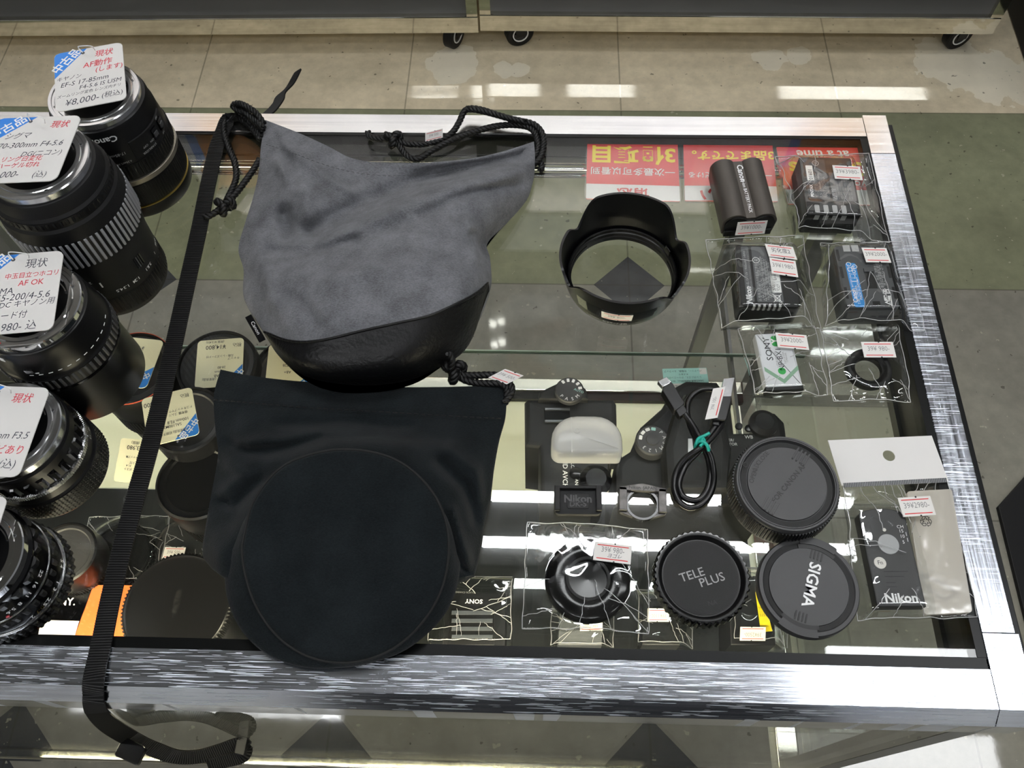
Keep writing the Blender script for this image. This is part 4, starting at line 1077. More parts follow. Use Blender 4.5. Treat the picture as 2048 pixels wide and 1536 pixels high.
b = MB(); box(b, -w * .03, w * .15, h * .06, h * .115, H, H + .0008, 'battery_grey', .0003); b.build('latch_lip', t)
b = MB(); box(b, .0, w * .14, -h * .46, -h * .40, H - .0001, H + .00006, 'black'); b.build('slot', t)
for s in (-.36, -.03, .25):
    for e in (-1, 1):
        b = MB(); box(b, e * w * .455 - .0009, e * w * .455 + .0009, h * s, h * (s + .18), H - .0001, H + .0003, 'battery_black'); b.build('guide_slot', t)
t6 = cont(t, w, h, H + .0004)
g, _ = bag('clear film bag over the battery with the blue label, reaching onto the right rail', ((1641, 489), (1803, 486), (1850, 664), (1646, 660)), [t6], 37)
label_on(g, ((1723, 496), (1772, 496), (1783, 526), (1732, 524)), .0232, '39¥2000-')

# silver battery
t, w, h = place('camera_battery', 'small silver-white battery with green markings in a film bag', 'battery', ((1509, 668), (1583, 663), (1604, 771), (1533, 775)), .0088)
H = .0088; b = MB(); prism(b, rrect(w, h, .0012, 3), 0, H, 'battery_silver', .0016, None, .0014); b.build('battery_case', t)
b = MB(); box(b, -w * .5 - .0003, w * .5 + .0003, -h / 2 - .0022, -h / 2 + .0008, .0002, H - .0006, 'battery_black', .0006); b.build('end_cap', t)
b = MB(); text(b, 'SONY', -w * .22, h * .20, H + .0001, .0062, 'black_ink', -PI / 2 + PI, .005, 0, 1.15)
text(b, 'NP-BX1', w * .05, h * .0, H + .0001, .0054, 'black_ink', PI / 2); text(b, 'LITHIUM ION', -w * .05, h * .0, H + .0001, .0022, 'grey_ink', PI / 2); text(b, '3.6V 4.5Wh', w * .16, h * .02, H + .0001, .002, 'grey_ink', PI / 2); text(b, '1240mAh', w * .22, h * .02, H + .0001, .002, 'grey_ink', PI / 2)
prism(b, circ(.0027, 24, w * .02, -h * .22), H, H + .0001, 'green_ink'); prism(b, rrect(.0075, .0085, .002, 4, w * .06, h * .34), H, H + .0001, 'green_ink'); text(b, 'Y', w * .0, h * .34, H + .0002, .005, 'white_ink', PI / 2, .06)
for s in (1, -1):
    X = Matrix.Translation((w * .02, -h * .42, H)) ; c_ = math.cos(.72); s_ = math.sin(.72)
    prism(b, [(0, -.0012), (s * w * .46, h * .24 - .0012), (s * w * .46, h * .24 + .0022), (0, .0022)], 0, .0001, 'sage_ink', 0, X)
b.build('printed_label', t, 0)
t7 = cont(t, w, h, H + .0003)
g, _ = bag('clear film bag over the small silver-white battery', ((1474, 661), (1629, 655), (1656, 793), (1508, 797)), [t7], 41, fall=.016)
label_on(g, ((1551, 665), (1612, 671), (1619, 700), (1555, 695)), .0112, '39¥2000-')

# rubber eyecup ring
cen = at(1737, 738, .004)
t = thing('eyecup_ring', 'round black rubber eyecup ring in a film bag, below the blue-labelled battery', 'eyecup', (cen.x, cen.y, 0))
b = MB(); lathe(b, [(.0090, 0), (.0150, 0), (.0158, .002), (.0152, .0058), (.0135, .0066), (.0118, .0060), (.0108, .0046), (.0092, .0040)], 'black_rubber', 72, None, None, True); b.build('rubber_ring', t, 50)
g, _ = bag('clear film bag over the round rubber eyecup ring', ((1640, 662), (1796, 659), (1819, 806), (1666, 804)), [(t.matrix_basis.copy(), .0155, .0155, .0068, True)], 53, fall=.02, amp=.0022, wr=10)
label_on(g, ((1721, 684), (1786, 684), (1792, 715), (1729, 715)), .0098, '39¥ 980-')

# round glossy cap in a bag
cen = at(1176, 1157, .008)
t = thing('rubber_cap', 'round glossy black cap in a film bag at the front, beside the ribbed body cap', 'cap', (cen.x, cen.y, 0))
b = MB(); lathe(b, [(.0255, 0), (.0262, .0015), (.0258, .006), (.0238, .0078), (.0135, .0085), (.0122, .0075), (.0118, .0060), (0, .0056)], 'black_gloss', 80); b.build('cap_disc', t, 45)
b = MB(); ring(b, .0118, .0135, .0056, .0089, 'black_rubber', 64); b.build('inner_rim', t)
g, _ = bag('clear film bag over the round glossy black cap', ((1055, 1046), (1294, 1060), (1296, 1268), (1044, 1258)), [(t.matrix_basis.copy(), .0262, .0262, .009, True)], 61, fall=.02, amp=.0011, wr=9)
label_on(g, ((1190, 1082), (1264, 1093), (1261, 1128), (1186, 1121)), .0118, '39¥ 980-', pen='ヨゴレ')

# remote control in a header bag
RQ = ((1722, 1020), (1812, 1013), (1847, 1210), (1748, 1216))
t, w, h = place('remote_control', 'slim black camera remote with a round pale button, in a header bag', 'remote control', RQ, .0085)
H = .0085; o = [(w / 2 * math.sin(a), h / 2 - .006 + .006 * math.cos(a)) for a in [(-1 + i / 8) * PI / 2 * 1 for i in range(17)]]
out = [(-w / 2, -h / 2), (w / 2, -h / 2)] + [(w / 2 * math.cos(i / 14 * PI), h / 2 - .005 + .005 * math.sin(i / 14 * PI)) for i in range(15)]
b = MB(); prism(b, out, 0, H, 'cap_grey', .0009, None, .0006); b.build('remote_case', t)
b = MB(); prism(b, circ(.0064, 40, 0, h * .12), H, H + .0006, 'pale_ink', .0003); b.build('shutter_button', t)
b = MB(); prism(b, circ(.0037, 32, -w * .26, -h * .07), H, H + .0005, 'ivory', .0002); text(b, 'Fn', -w * .26, -h * .07, H + .0006, .0036, 'black_ink'); b.build('fn_button', t)
b = MB(); prism(b, circ(.0011, 16, -w * .02, h * .27), H, H + .0003, 'ivory'); b.build('indicator_lamp', t)
b = MB(); text(b, 'Nikon', w * .02, -h * .42, H + .0001, .0075, 'white_ink', 0, .03, 0, 1.05)
for s, v in (('CH', .30), ('15', .255), ('10', .20), ('5', .14)): text(b, s, w * .33, h * v, H + .0001, .0030, 'white_ink')
for v in (.225, .165): box(b, w * .42, w * .43, h * v - .0012, h * v + .0012, H, H + .0001, 'white_ink')
for k, (v, a_) in enumerate(((-.16, .5), (-.21, .4), (-.27, .2), (-.31, .2))): box(b, -w * .22, -w * .22 + w * a_, h * v, h * v + .0005, H, H + .00005, 'black_ink')
b.build('printed_marks', t, 0)
b = MB(); tube(b, even([t.matrix_basis.inverted() @ at(*p, .002) for p in ((1836, 1140), (1845, 1160), (1862, 1183), (1882, 1196), (1900, 1193), (1912, 1188), (1905, 1180), (1880, 1165), (1838, 1148))], .0015), .0007, 'cord', 7); b.build('wrist_cord', t, 180)
g, _ = bag('clear header bag with a white punched card top holding the slim remote', ((1684, 974), (1893, 962), (1954, 1236), (1713, 1242)), [cont(t, w, h, H + .0006)], 71, fall=.012, amp=.0010, group='header bag', wr=10)
X, hw, hh = affine(((1654, 881), (1864, 872), (1895, 962), (1684, 972)), .0016)
b = MB(); o = rrect(hw, hh, .0004, 2); n = 28; hx, hy, hr = hw * .03, hh * .10, hh * .12
oo = [(hw / 2 * a_, hh / 2 * b__) for a_, b__ in ((-1, -1), (1, -1), (1, 1), (-1, 1))]
# card with a punched hole: ring of quads between hole and outline
ho = circ(hr, n, hx, hy); po = []
for i in range(n):
    a = 2 * PI * i / n; dx, dy = math.cos(a), math.sin(a); k = min(((hw / 2 - hx) if dx > 0 else (hw / 2 + hx)) / max(abs(dx), 1e-6), ((hh / 2 - hy) if dy > 0 else (hh / 2 + hy)) / max(abs(dy), 1e-6)); po.append((hx + dx * k, hy + dy * k))
cor = [(hw / 2, hh / 2), (-hw / 2, hh / 2), (-hw / 2, -hh / 2), (hw / 2, -hh / 2)]
for c_ in cor:
    i = min(range(n), key=lambda q_: (po[q_][0] - c_[0]) ** 2 + (po[q_][1] - c_[1]) ** 2); po[i] = c_
vs = [(x, y, z) for z in (0, .0005) for ring_ in (ho, po) for x, y in ring_]; fs = []
for i in range(n):
    j = (i + 1) % n
    fs += [[2 * n + i, 2 * n + j, 3 * n + j, 3 * n + i], [i, n + i, n + j, j], [n + i, 3 * n + i, 3 * n + j, n + j], [i, j, 2 * n + j, 2 * n + i]]
b.add(vs, fs, 'card', X); b.build('header_card', g, 0, world=True)
b = MB(); X, hw, hh = affine(((1687, 966), (1893, 956), (1895, 964), (1688, 975)), .0024)
for i in range(60): box(b, -hw / 2 + i * hw / 60, -hw / 2 + (i + .6) * hw / 60, -hh / 2, hh / 2, 0, .0003, 'label_grey', 0, X)
box(b, -hw / 2, hw / 2, -hh / 2, hh / 2, -.0002, 0, 'pale_ink', 0, X); b.build('crimped_seam', g, 0, world=True)
X, hw, hh = affine(((1812, 984), (1903, 978), (1944, 1226), (1848, 1230)), .0035); b = MB(); prism(b, rrect(hw, hh, .002, 3), -.0015, .0010, 'bag_tint', .0004, X); b.build('inner_sleeve', g, 0, world=True)
label_on(g, ((1795, 996), (1860, 992), (1872, 1030), (1806, 1034)), .0105, '39¥2980-')
b = MB(); X, hw, hh = affine(((1838, 1030), (1862, 1030), (1866, 1056), (1842, 1058)), .0046)
text(b, '♲', 0, 0, 0, hh * 1.0, 'black_ink', 0, .01, 0, 1, X); text(b, 'PP', 0, hh * .55, 0, hh * .3, 'black_ink', 0, 0, 0, 1, X); b.build('recycling_mark', g, 0, world=True)

# frosted flash diffuser
DQ = ((1103, 829), (1243, 829), (1246, 905), (1103, 905))
t, w, h = place('flash_diffuser', 'milky translucent flash diffuser cap above the shelf camera', 'diffuser', DQ, .018)
o = rrect(w, h, .004, 4); o = []
for (sx, sy, a0, r) in ((1, 1, 0, .017), (-1, 1, PI / 2, .017), (-1, -1, PI, .006), (1, -1, 1.5 * PI, .003)):
    for i in range(7):
        a = a0 + i / 6 * PI / 2; o.append((sx * (w / 2 - r) + r * math.cos(a), sy * (h / 2 - r) + r * math.sin(a)))
def shell(b, o, z0, z1, wall, m, ch):
    o = ccw(o); inn = off_poly(o, wall); n = len(o)
    rg = [(inn, z0), (o, z0), (o, z1 - ch), (off_poly(o, ch * .35), z1 - ch * .3), (off_poly(o, ch), z1)]
    rg2 = [(off_poly(o, wall + ch), z1 - wall), (inn, z1 - wall - ch)]
    rs = rg + rg2; vs = [(p[0], p[1], z) for r_, z in rs for p in r_]; fs = []
    for k in range(len(rs)):
        if k == 4: continue
        k2 = (k + 1) % len(rs)
        for i in range(n): j = (i + 1) % n; fs.append([k * n + i, k * n + j, k2 * n + j, k2 * n + i])
    fs.append([4 * n + i for i in range(n)]); fs.append([5 * n + i for i in range(n)][::-1]); return b.add(vs, fs, m)
b = MB(); shell(b, o, .0002, .018, .0012, 'milky', .003); b.build('diffuser_shell', t, 40)
b = MB(); box(b, -w * .22, -w * .212, -h * .5, h * .42, .018, .0183, 'milky'); b.build('mould_line', t)
b = MB(); ring(b, .0015, .0019, .018, .0184, 'milky', 24, Matrix.Translation((-w * .14, h * .06, 0))); b.build('mould_mark', t)

# viewfinder cover with raised maker's lettering
t, w, h = place('viewfinder_cover', 'small rectangular black viewfinder cover with raised lettering, front of the diffuser', 'eyepiece cap', ((1109, 970), (1203, 969), (1204, 1026), (1109, 1026)), .006)
b = MB(); prism(b, rrect(w, h, .003, 4), 0, .0035, 'black_matte', .0006); b.build('base_plate', t)
for e in (-1, 1):
    b = MB(); box(b, e * w * .44 - w * .06, e * w * .44 + w * .06, -h * .40, h * .48, .0035, .0064, 'cap_dark', .0007); b.build('side_rail', t)
b = MB(); box(b, -w * .40, w * .40, h * .36, h * .48, .0035, .0064, 'cap_dark', .0007); b.build('top_rail', t)
b = MB(); prism(b, rrect(w * .46, h * .52, .001, 3, 0, -h * .04), .0035, .0039, 'cap_dark', .0002); text(b, 'Nikon', 0, h * .03, .00395, .0072, 'cap_grey', 0, .03); text(b, 'DK-5', 0, -h * .15, .00395, .005, 'cap_grey', 0, .02); b.build('raised_plate', t, 20)

# worn metal eyepiece frame with a round opening
t, w, h = place('viewfinder_adapter', 'worn black eyepiece frame with a round opening, beside the rectangular cap', 'eyepiece adapter', ((1238, 969), (1333, 973), (1333, 1036), (1238, 1032)), .005)
n = 64; rr_ = .0100; oc = [( w / 2, h * .40), (w / 2, -h * .34), (0, -h * .58), (-w / 2, -h * .34), (-w / 2, h * .40), (0, h * .56)]
def ray_out(a, poly, c):
    d = Vector((math.cos(a), math.sin(a))); best = None
    for i in range(len(poly)):
        p = Vector(poly[i - 1]) - Vector(c); q = Vector(poly[i]) - Vector(c); e = q - p; den = d.x * e.y - d.y * e.x
        if abs(den) < 1e-12: continue
        tt = (p.x * e.y - p.y * e.x) / den; uu_ = (p.x * d.y - p.y * d.x) / den
        if tt > 0 and -1e-6 <= uu_ <= 1 + 1e-6: best = tt if best is None else min(best, tt)
    return best
vs = []; cy = -h * .08
for z in (0, .0036):
    for i in range(n): a = 2 * PI * i / n; vs.append((rr_ * math.cos(a), cy + rr_ * math.sin(a), z))
    for i in range(n): a = 2 * PI * i / n; k = ray_out(a, oc, (0, cy)); vs.append((k * math.cos(a), cy + k * math.sin(a), z))
fs = []
for i in range(n):
    j = (i + 1) % n; fs += [[2 * n + i, 2 * n + j, 3 * n + j, 3 * n + i], [i, n + i, n + j, j], [n + i, 3 * n + i, 3 * n + j, n + j], [i, j, 2 * n + j, 2 * n + i]]
M['worn_black'] = mat('worn_black_metal', '#4d4b49', .38, .7, var=.5, vscale=160)
b = MB(); b.add(vs, fs, 'worn_black'); b.build('frame_plate', t, 30)
for e in (-1, 1):
    b = MB(); box(b, e * (w / 2 - .0026) - .0026, e * (w / 2 - .0026) + .0026, -h * .33, h * .42, .0036, .0062, 'worn_black', .0005); b.build('side_rail', t)
b = MB(); prism(b, [(-w / 2, h * .30), (w / 2, h * .30), (w / 2, h * .42), (0, h * .56), (-w / 2, h * .42)], .0036, .0062, 'worn_black', .0005); text(b, 'Nikon  JAPAN', 0, h * .40, .00625, .003, 'engrave', 0, .02); b.build('top_rail', t, 20)
b = MB(); lathe(b, [(rr_ - .0008, .0002), (rr_ + .0006, .0002), (rr_ + .0006, .0042), (rr_ - .0008, .0042)], 'black_gloss', 64, Matrix.Translation((0, cy, 0)), None, True); b.build('eyepiece_ring', t)

# coiled charging cable with a teal tie
t = thing('usb_cable', 'black coiled USB cable tied with a teal twist tie', 'cable', at(1400, 900, 0))
def px3(l): return [at(*p[:2], p[2]) for p in l]
c1 = px3([(1368, 826, .006), (1385, 850, .006), (1400, 878, .007), (1418, 905, .008), (1426, 935, .006), (1427, 965, .004), (1418, 992, .003), (1400, 1010, .003), (1378, 1016, .003), (1358, 1003, .003), (1348, 975, .003), (1352, 945, .004), (1370, 918, .006), (1398, 898, .009), (1425, 875, .008), (1445, 845, .006), (1455, 815, .004), (1455, 790, .003), (1440, 782, .003), (1418, 779, .003), (1398, 782, .003), (1380, 796, .003), (1374, 820, .003), (1380, 850, .003), (1394, 880, .0045), (1412, 905, .0045), (1420, 940, .003), (1416, 975, .0025), (1400, 998, .0025), (1380, 1000, .0025), (1364, 990, .0025), (1358, 965, .0025), (1372, 930, .003), (1395, 905, .005), (1412, 885, .006), (1424, 862, .006), (1432, 850, .006)])
b = MB(); tube(b, even(c1, .0014), .0021, 'black_satin', 12); b.build('cable_wire', t, 180, world=True)
def plug(q, z0, z1, m, r, name, ch=.0006, tilt=0):
    X, w, h = affine(q, z1); b = MB(); prism(b, rrect(w, h, r, 4), -(z1 - z0), 0, m, ch, X, ch); b.build(name, t, 30, world=True); return X, w, h
X, w, h = plug(((1323, 778), (1343, 762), (1370, 806), (1350, 822)), .0015, .0095, 'black_satin', .0015, 'small_plug')
b = MB(); text(b, 'Ψ', 0, h * .1, .0002, h * .22, 'engrave', PI, 0, 0, 1, X); b.build('plug_symbol', t, 0, world=True)
plug(((1349, 819), (1367, 806), (1375, 823), (1360, 833)), .0025, .0085, 'black_satin', .001, 'strain_relief')
X, w, h = plug(((1314, 762), (1334, 753), (1343, 765), (1327, 774)), .0032, .0076, 'chrome_soft', .0008, 'plug_shell')
X, w, h = plug(((1436, 793), (1464, 791), (1453, 842), (1421, 838)), .0012, .0115, 'black_satin', .0015, 'large_plug')
plug(((1448, 758), (1469, 754), (1463, 793), (1440, 794)), .0032, .0088, 'chrome_soft', .0003, 'plug_shell', .0003)
plug(((1424, 838), (1441, 840), (1438, 851), (1427, 850)), .0035, .009, 'black_satin', .0008, 'strain_relief')
X, w, h = affine(((1427, 778), (1450, 773), (1436, 836), (1409, 839)), .0125)
b = MB(); prism(b, [(-w / 2, -h / 2), (w / 2, -h / 2), (w / 2, h / 2), (-w / 2, h / 2)], 0, .0002, 'sticker', 0, X); box(b, w * .28, w * .36, -h * .42, h * .42, .0002, .0003, 'red_ink', 0, X); text(b, '39¥ 100-', -w * .12, 0, .0003, w * .42, 'grey_ink', PI / 2, 0, 0, .8, X, fit=h * .85); b.build('price_label', t, 0, world=True)
M['teal'].node_tree.nodes['Principled BSDF'].inputs['Roughness'].default_value = .4
b = MB(); tube(b, even(px3([(1391, 898, .003), (1392, 888, .009), (1402, 882, .0125), (1414, 890, .0125), (1417, 902, .009), (1412, 905, .003), (1400, 900, .0012), (1391, 898, .003)]), .001), .0012, 'teal', 8); b.build('twist_tie', t, 180, world=True)
b = MB(); tube(b, even(px3([(1392, 890, .010), (1396, 878, .0125), (1408, 872, .0128), (1419, 866, .0128)]), .001), .0011, 'teal', 8); b.build('tie_end', t, 180, world=True)
b = MB(); tube(b, even(px3([(1402, 884, .0128), (1406, 876, .0135), (1409, 884, .012), (1400, 892, .0128)]), .001), .0010, 'teal', 8); b.build('tie_end', t, 180, world=True)

# rear lens cap, front lens cap, body cap
def wtext(b, t, s, px, py, z, size, m, d, bold=0):
    """lettering on a level top face; d = pixel direction of reading"""
    I = t.matrix_basis.inverted(); p = I @ at(px, py, z); q = I @ at(px + d[0], py + d[1], z); v = q - p
    text(b, s, p.x, p.y, z, size, m, math.atan2(v.y, v.x), bold)
p = at(1575, 965, .022); t = thing('rear_lens_cap', 'large black rear lens cap, ridged side, marked OPEN and CLOSE', 'lens cap', (p.x, p.y, 0), 0)
H = .022
b = MB(); lathe(b, [(.0305, 0), (.0330, .0005), (.0330, .004), (.0322, .0185), (.0322, .0205), (.0316, H - .0004), (.0314, H), (.0302, H), (.0300, H - .0003), (.0298, H), (.0292, H), (.0282, H - .0022), (.0246, H - .0022), (.0242, H - .0012), (0, H - .0012)], 'cap_grey', 96); b.build('cap_body', t, 25)
b = MB(); lathe(b, [(.0300, .0030), (.0338, .0034, .0009), (.0333, .0182, .0009), (.0300, .0186)], 'black', 96, None, 100); b.build('ridged_side', t, 20)
b = MB(); lathe(b, [(.0249, H - .00225), (.0281, H - .00225), (.0281, H - .00215), (.0249, H - .00215)], 'cap_dark', 96, None, None, True); b.build('recessed_ring', t)
b = MB()
wtext(b, t, 'FOR CANON AF', 1578, 966, H - .0011, .0046, 'engrave', (35, -42), .035)
wtext(b, t, 'OPEN', 1507, 952, H - .0011, .0040, 'engrave', (6, -18), .02); wtext(b, t, '△▷', 1512, 935, H - .0011, .004, 'engrave', (9, -16)); wtext(b, t, 'CLOSE', 1525, 917, H - .0011, .0040, 'engrave', (16, -18), .02)
b.build('engraved_marks', t, 0)
b = MB(); I = t.matrix_basis.inverted(); q = I @ at(1491, 929, H); ring(b, .0012, .0016, H - .0002, H + .0001, 'engrave', 24, Matrix.Translation((q.x, q.y, 0))); b.build('index_mark', t)
for (px, py, sgn) in ((1603, 912, 1), (1541, 1010, -1)):
    for k in range(4):
        q = I @ at(px + (k - 1.5) * 7.4, py + (k - 1.5) * 4.4, H); a = math.atan2(*((I @ at(px + 15, py - 26, H)) - (I @ at(px, py, H))).yx)
        b = MB(); prism(b, rrect(.0095, .0013, .0006, 3), H - .0012, H - .0008, 'engrave', 0, Matrix.Translation((q.x, q.y, 0)) @ Matrix.Rotation(a, 4, 'Z')); prism(b, rrect(.0088, .0008, .0004, 3, .0004), H - .0008, H - .0006, 'cap_grey', 0, Matrix.Translation((q.x, q.y, 0)) @ Matrix.Rotation(a, 4, 'Z')); b.build('grip_slot', t)

p = at(1618, 1172, .0085); t = thing('front_lens_cap', 'black snap-on front lens cap with raised pale letters and two pinch tabs', 'lens cap', (p.x, p.y, 0), 0)
H = .0085; I = t.matrix_basis.inverted()
b = MB(); lathe(b, [(.0285, 0), (.0303, .0004), (.0305, .002), (.0303, H - .0012), (.0296, H), (.0275, H), (.0268, H - .0006), (.0240, H - .0010), (.0236, H - .0002), (0, H - .0002)], 'cap_grey', 96); b.build('cap_body', t, 25)
b = MB(); lathe(b, [(.0241, H - .0010), (.0267, H - .0006), (.0267, H - .0004), (.0241, H - .0008)], 'cap_dark', 96, None, None, True); b.build('recessed_ring', t)
for (px, py) in ((1636, 1085), (1596, 1262)):
    q = I @ at(px, py, H); a = math.atan2(q.y, q.x)
    b = MB(); vs = []; fs = []; n = 12
    for i in range(n + 1):
        aa = a - .40 + .80 * i / n
        for (r, z) in ((.0262, H - .001), (.0312, H - .004), (.0308, H + .0004), (.0262, H + .0006)): vs.append((r * math.cos(aa), r * math.sin(aa), z))
    for i in range(n):
        for k in range(4): j = (k + 1) % 4; fs.append([i * 4 + k, i * 4 + j, i * 4 + 4 + j, i * 4 + 4 + k])
    fs += [[0, 1, 2, 3], [n * 4 + k for k in (3, 2, 1, 0)]]; b.add(vs, fs, 'cap_grey'); b.build('pinch_tab', t, 30)
    b = MB(); vs = []; fs = []
    for i in range(n + 1):
        aa = a - .46 + .92 * i / n
        for (r, z) in ((.0236, H - .0009), (.0262, H - .0009), (.0262, H + .0001), (.0236, H + .0001)): vs.append((r * math.cos(aa), r * math.sin(aa), z))
    for i in range(n):
        for k in range(4): j = (k + 1) % 4; fs.append([i * 4 + k, i * 4 + j, i * 4 + 4 + j, i * 4 + 4 + k])
    fs += [[0, 1, 2, 3], [n * 4 + k for k in (3, 2, 1, 0)]]; b.add(vs, fs, 'engrave'); b.build('tab_groove', t, 30)
b = MB(); wtext(b, t, 'SIGMA', 1622, 1169, H + .0002, .0098, 'white_ink', (-16, 82), .02)
b.build('raised_letters', t, 0)
for (px, py) in ((1633, 1111), (1602, 1233)):
    for k in range(4):
        q = I @ at(px + (k - 1.5) * 7.0, py + (k - 1.5) * 2.6, H); q2 = I @ at(px + (k - 1.5) * 7 + 4, py + (k - 1.5) * 2.6 - 20, H); v = q2 - q; a = math.atan2(v.y, v.x)
        b = MB(); prism(b, rrect(.0058, .0010, .0005, 3), H - .0003, H + .0001, 'engrave', 0, Matrix.Translation((q.x, q.y, 0)) @ Matrix.Rotation(a, 4, 'Z')); b.build('grip_slot', t)

p = at(1404, 1152, .013); t = thing('body_cap', 'black ribbed-edge body cap with two-line engraved lettering, middle front', 'body cap', (p.x, p.y, 0), 0)
H = .013
b = MB(); lathe(b, [(.0270, 0), (.0280, .0004), (.0280, H - .0015), (.0270, H), (.0262, H), (.0256, H - .0003), (.0236, H - .0032), (0, H - .0032)], 'black', 96); b.build('cap_body', t, 22)
b = MB(); lathe(b, [(.0262, .0015), (.0291, .0022, .0010), (.0291, H - .0016, .0010), (.0282, H - .0002, .0008), (.0264, H - .0002)], 'black_gloss', 96, None, 44, False, False); b.build('ribbed_rim', t, 18)
b = MB(); prism(b, circ(.0228, 64), H - .0033, H - .0029, 'cap_dark'); b.build('inner_face', t)
b = MB(); wtext(b, t, 'TELE', 1384, 1150, H - .0028, .0075, 'engrave_grey', (40, -12), .005); wtext(b, t, 'PLUS', 1424, 1160, H - .0028, .0075, 'engrave_grey', (40, -12), .005); wtext(b, t, 'NA', 1425, 1206, H - .0028, .0040, 'engrave', (40, -8), .01); b.build('engraved_letters', t, 0)
# ---------------------------------------------------------------- soft pouches
def sheet(rows, nu, nv, creases=()):
    """rows of (px, py, z) control points -> smooth nu x nv grid of world points"""
    R = [cat_rom([np.array(p, float) for p in r], nu) for r in rows]
    G = []
    cols = [cat_rom([R[k][i] for k in range(len(R))], nv) for i in range(nu)]
    def dz(x, y):
        o = 0
        for pl, dep, wid in creases:
            best = 1e9
            for (ax, ay), (bx, by) in zip(pl, pl[1:]):
                ex, ey = bx - ax, by - ay; u = max(0, min(1, ((x - ax) * ex + (y - ay) * ey) / (ex * ex + ey * ey + 1e-9)))
                best = min(best, math.hypot(x - ax - ex * u, y - ay - ey * u))
            o += dep * math.exp(-(best / wid) ** 2)
        return o
    return [[Vector(at(cols[i][j][0], cols[i][j][1], max(.003, cols[i][j][2] + (dz(cols[i][j][0], cols[i][j][1]) * sstep(min(i, nu - 1 - i, j, nv - 1 - j) / nu * 12) if creases else 0)))) for i in range(nu)] for j in range(nv)]
def solid_sheet(b, G, m, zb=.0012, wr=0, wscale=40, seed=0, keep=.08, split=None):
    nv, nu = len(G), len(G[0]); top = []; ox = Vector((seed, seed * 2.3, 1))
    for j in range(nv):
        for i in range(nu):
            p = G[j][i].copy(); e = min(i, nu - 1 - i) / nu; e2 = min(j, nv - 1 - j) / nv
            if wr:
                k = sstep(min(1, min(e, e2) / keep))
                n1 = noise.noise(p * wscale + ox); n2 = noise.noise(p * wscale * 2.2 + ox)
                p.z += wr * k * (n1 + .45 * n2)
            top.append(p)
    bot = [Vector((p.x, p.y, min(zb, p.z - .0006))) for p in top]
    g = lambda i, j: j * nu + i
    fs = [[g(i, j), g(i + 1, j), g(i + 1, j + 1), g(i, j + 1)] for j in range(nv - 1) for i in range(nu - 1)]
    per = [g(i, 0) for i in range(nu - 1)] + [g(nu - 1, j) for j in range(nv - 1)] + [g(i, nv - 1) for i in range(nu - 1, 0, -1)] + [g(0, j) for j in range(nv - 1, 0, -1)]
    k = len(top)
    b.add(top + bot, fs + [[k + a for a in f[::-1]] for f in fs] + [[per[i], k + per[i], k + per[(i + 1) % len(per)], per[(i + 1) % len(per)]] for i in range(len(per))], m)
    return top
def stitches(b, P, m, step=.0034, ln=.0019, r=.00035, dz=.0004):
    Q = even(P, step)
    for a, c in zip(Q, Q[1:]):
        d = (c - a).normalized(); tube(b, [a + Vector((0, 0, dz)), a + d * ln * .5 + Vector((0, 0, dz + .0002)), a + d * ln + Vector((0, 0, dz))], r, m, 5)
Z = lambda l, z: [(x, y, zz) for (x, y), zz in zip(l, z)]

# ---- grey suede pouch
t = thing('drawstring_pouch', 'grey suede drawstring pouch with a black leather base, cords drawn out at both sides', 'pouch', at(740, 560, 0))
gp = t
seamx = [(528, 664), (580, 682), (640, 681), (731, 660), (800, 645), (860, 631), (920, 604), (953, 586), (976, 566)]
seamz = [.016, .034, .046, .053, .055, .054, .048, .036, .018]
rows = [
    Z([(531, 240), (598, 266), (655, 292), (703, 316), (760, 325), (850, 325), (940, 317), (1005, 303), (1068, 283)], [.008, .014, .018, .02, .02, .02, .019, .016, .009]),
    Z([(522, 292), (585, 312), (645, 334), (705, 350), (770, 357), (855, 354), (940, 343), (1008, 330), (1070, 318)], [.007, .022, .023, .021, .018, .018, .024, .026, .010]),
    Z([(517, 345), (575, 360), (640, 378), (705, 390), (775, 390), (855, 376), (935, 364), (1005, 356), (1066, 350)], [.006, .024, .029, .025, .023, .033, .036, .031, .009]),
    Z([(506, 395), (565, 405), (632, 420), (700, 424), (775, 415), (855, 408), (930, 400), (995, 396), (1052, 392)], [.006, .023, .028, .031, .040, .044, .041, .030, .007]),
    Z([(492, 440), (555, 450), (625, 462), (695, 462), (775, 458), (855, 452), (922, 446), (975, 438), (1012, 440)], [.006, .018, .026, .038, .047, .048, .042, .027, .006]),
    Z([(477, 497), (545, 505), (620, 512), (695, 510), (775, 506), (850, 500), (910, 492), (950, 482), (974, 480)], [.006, .020, .036, .048, .053, .052, .046, .030, .006]),
    Z([(487, 540), (550, 552), (622, 560), (695, 560), (775, 556), (850, 548), (910, 535), (952, 522), (980, 516)], [.006, .032, .048, .055, .057, .056, .050, .036, .008]),
    Z([(489, 600), (555, 615), (625, 620), (695, 616), (775, 606), (855, 592), (915, 572), (955, 556), (982, 545)], [.008, .036, .051, .057, .058, .057, .052, .040, .012]),
    Z(seamx, seamz)]
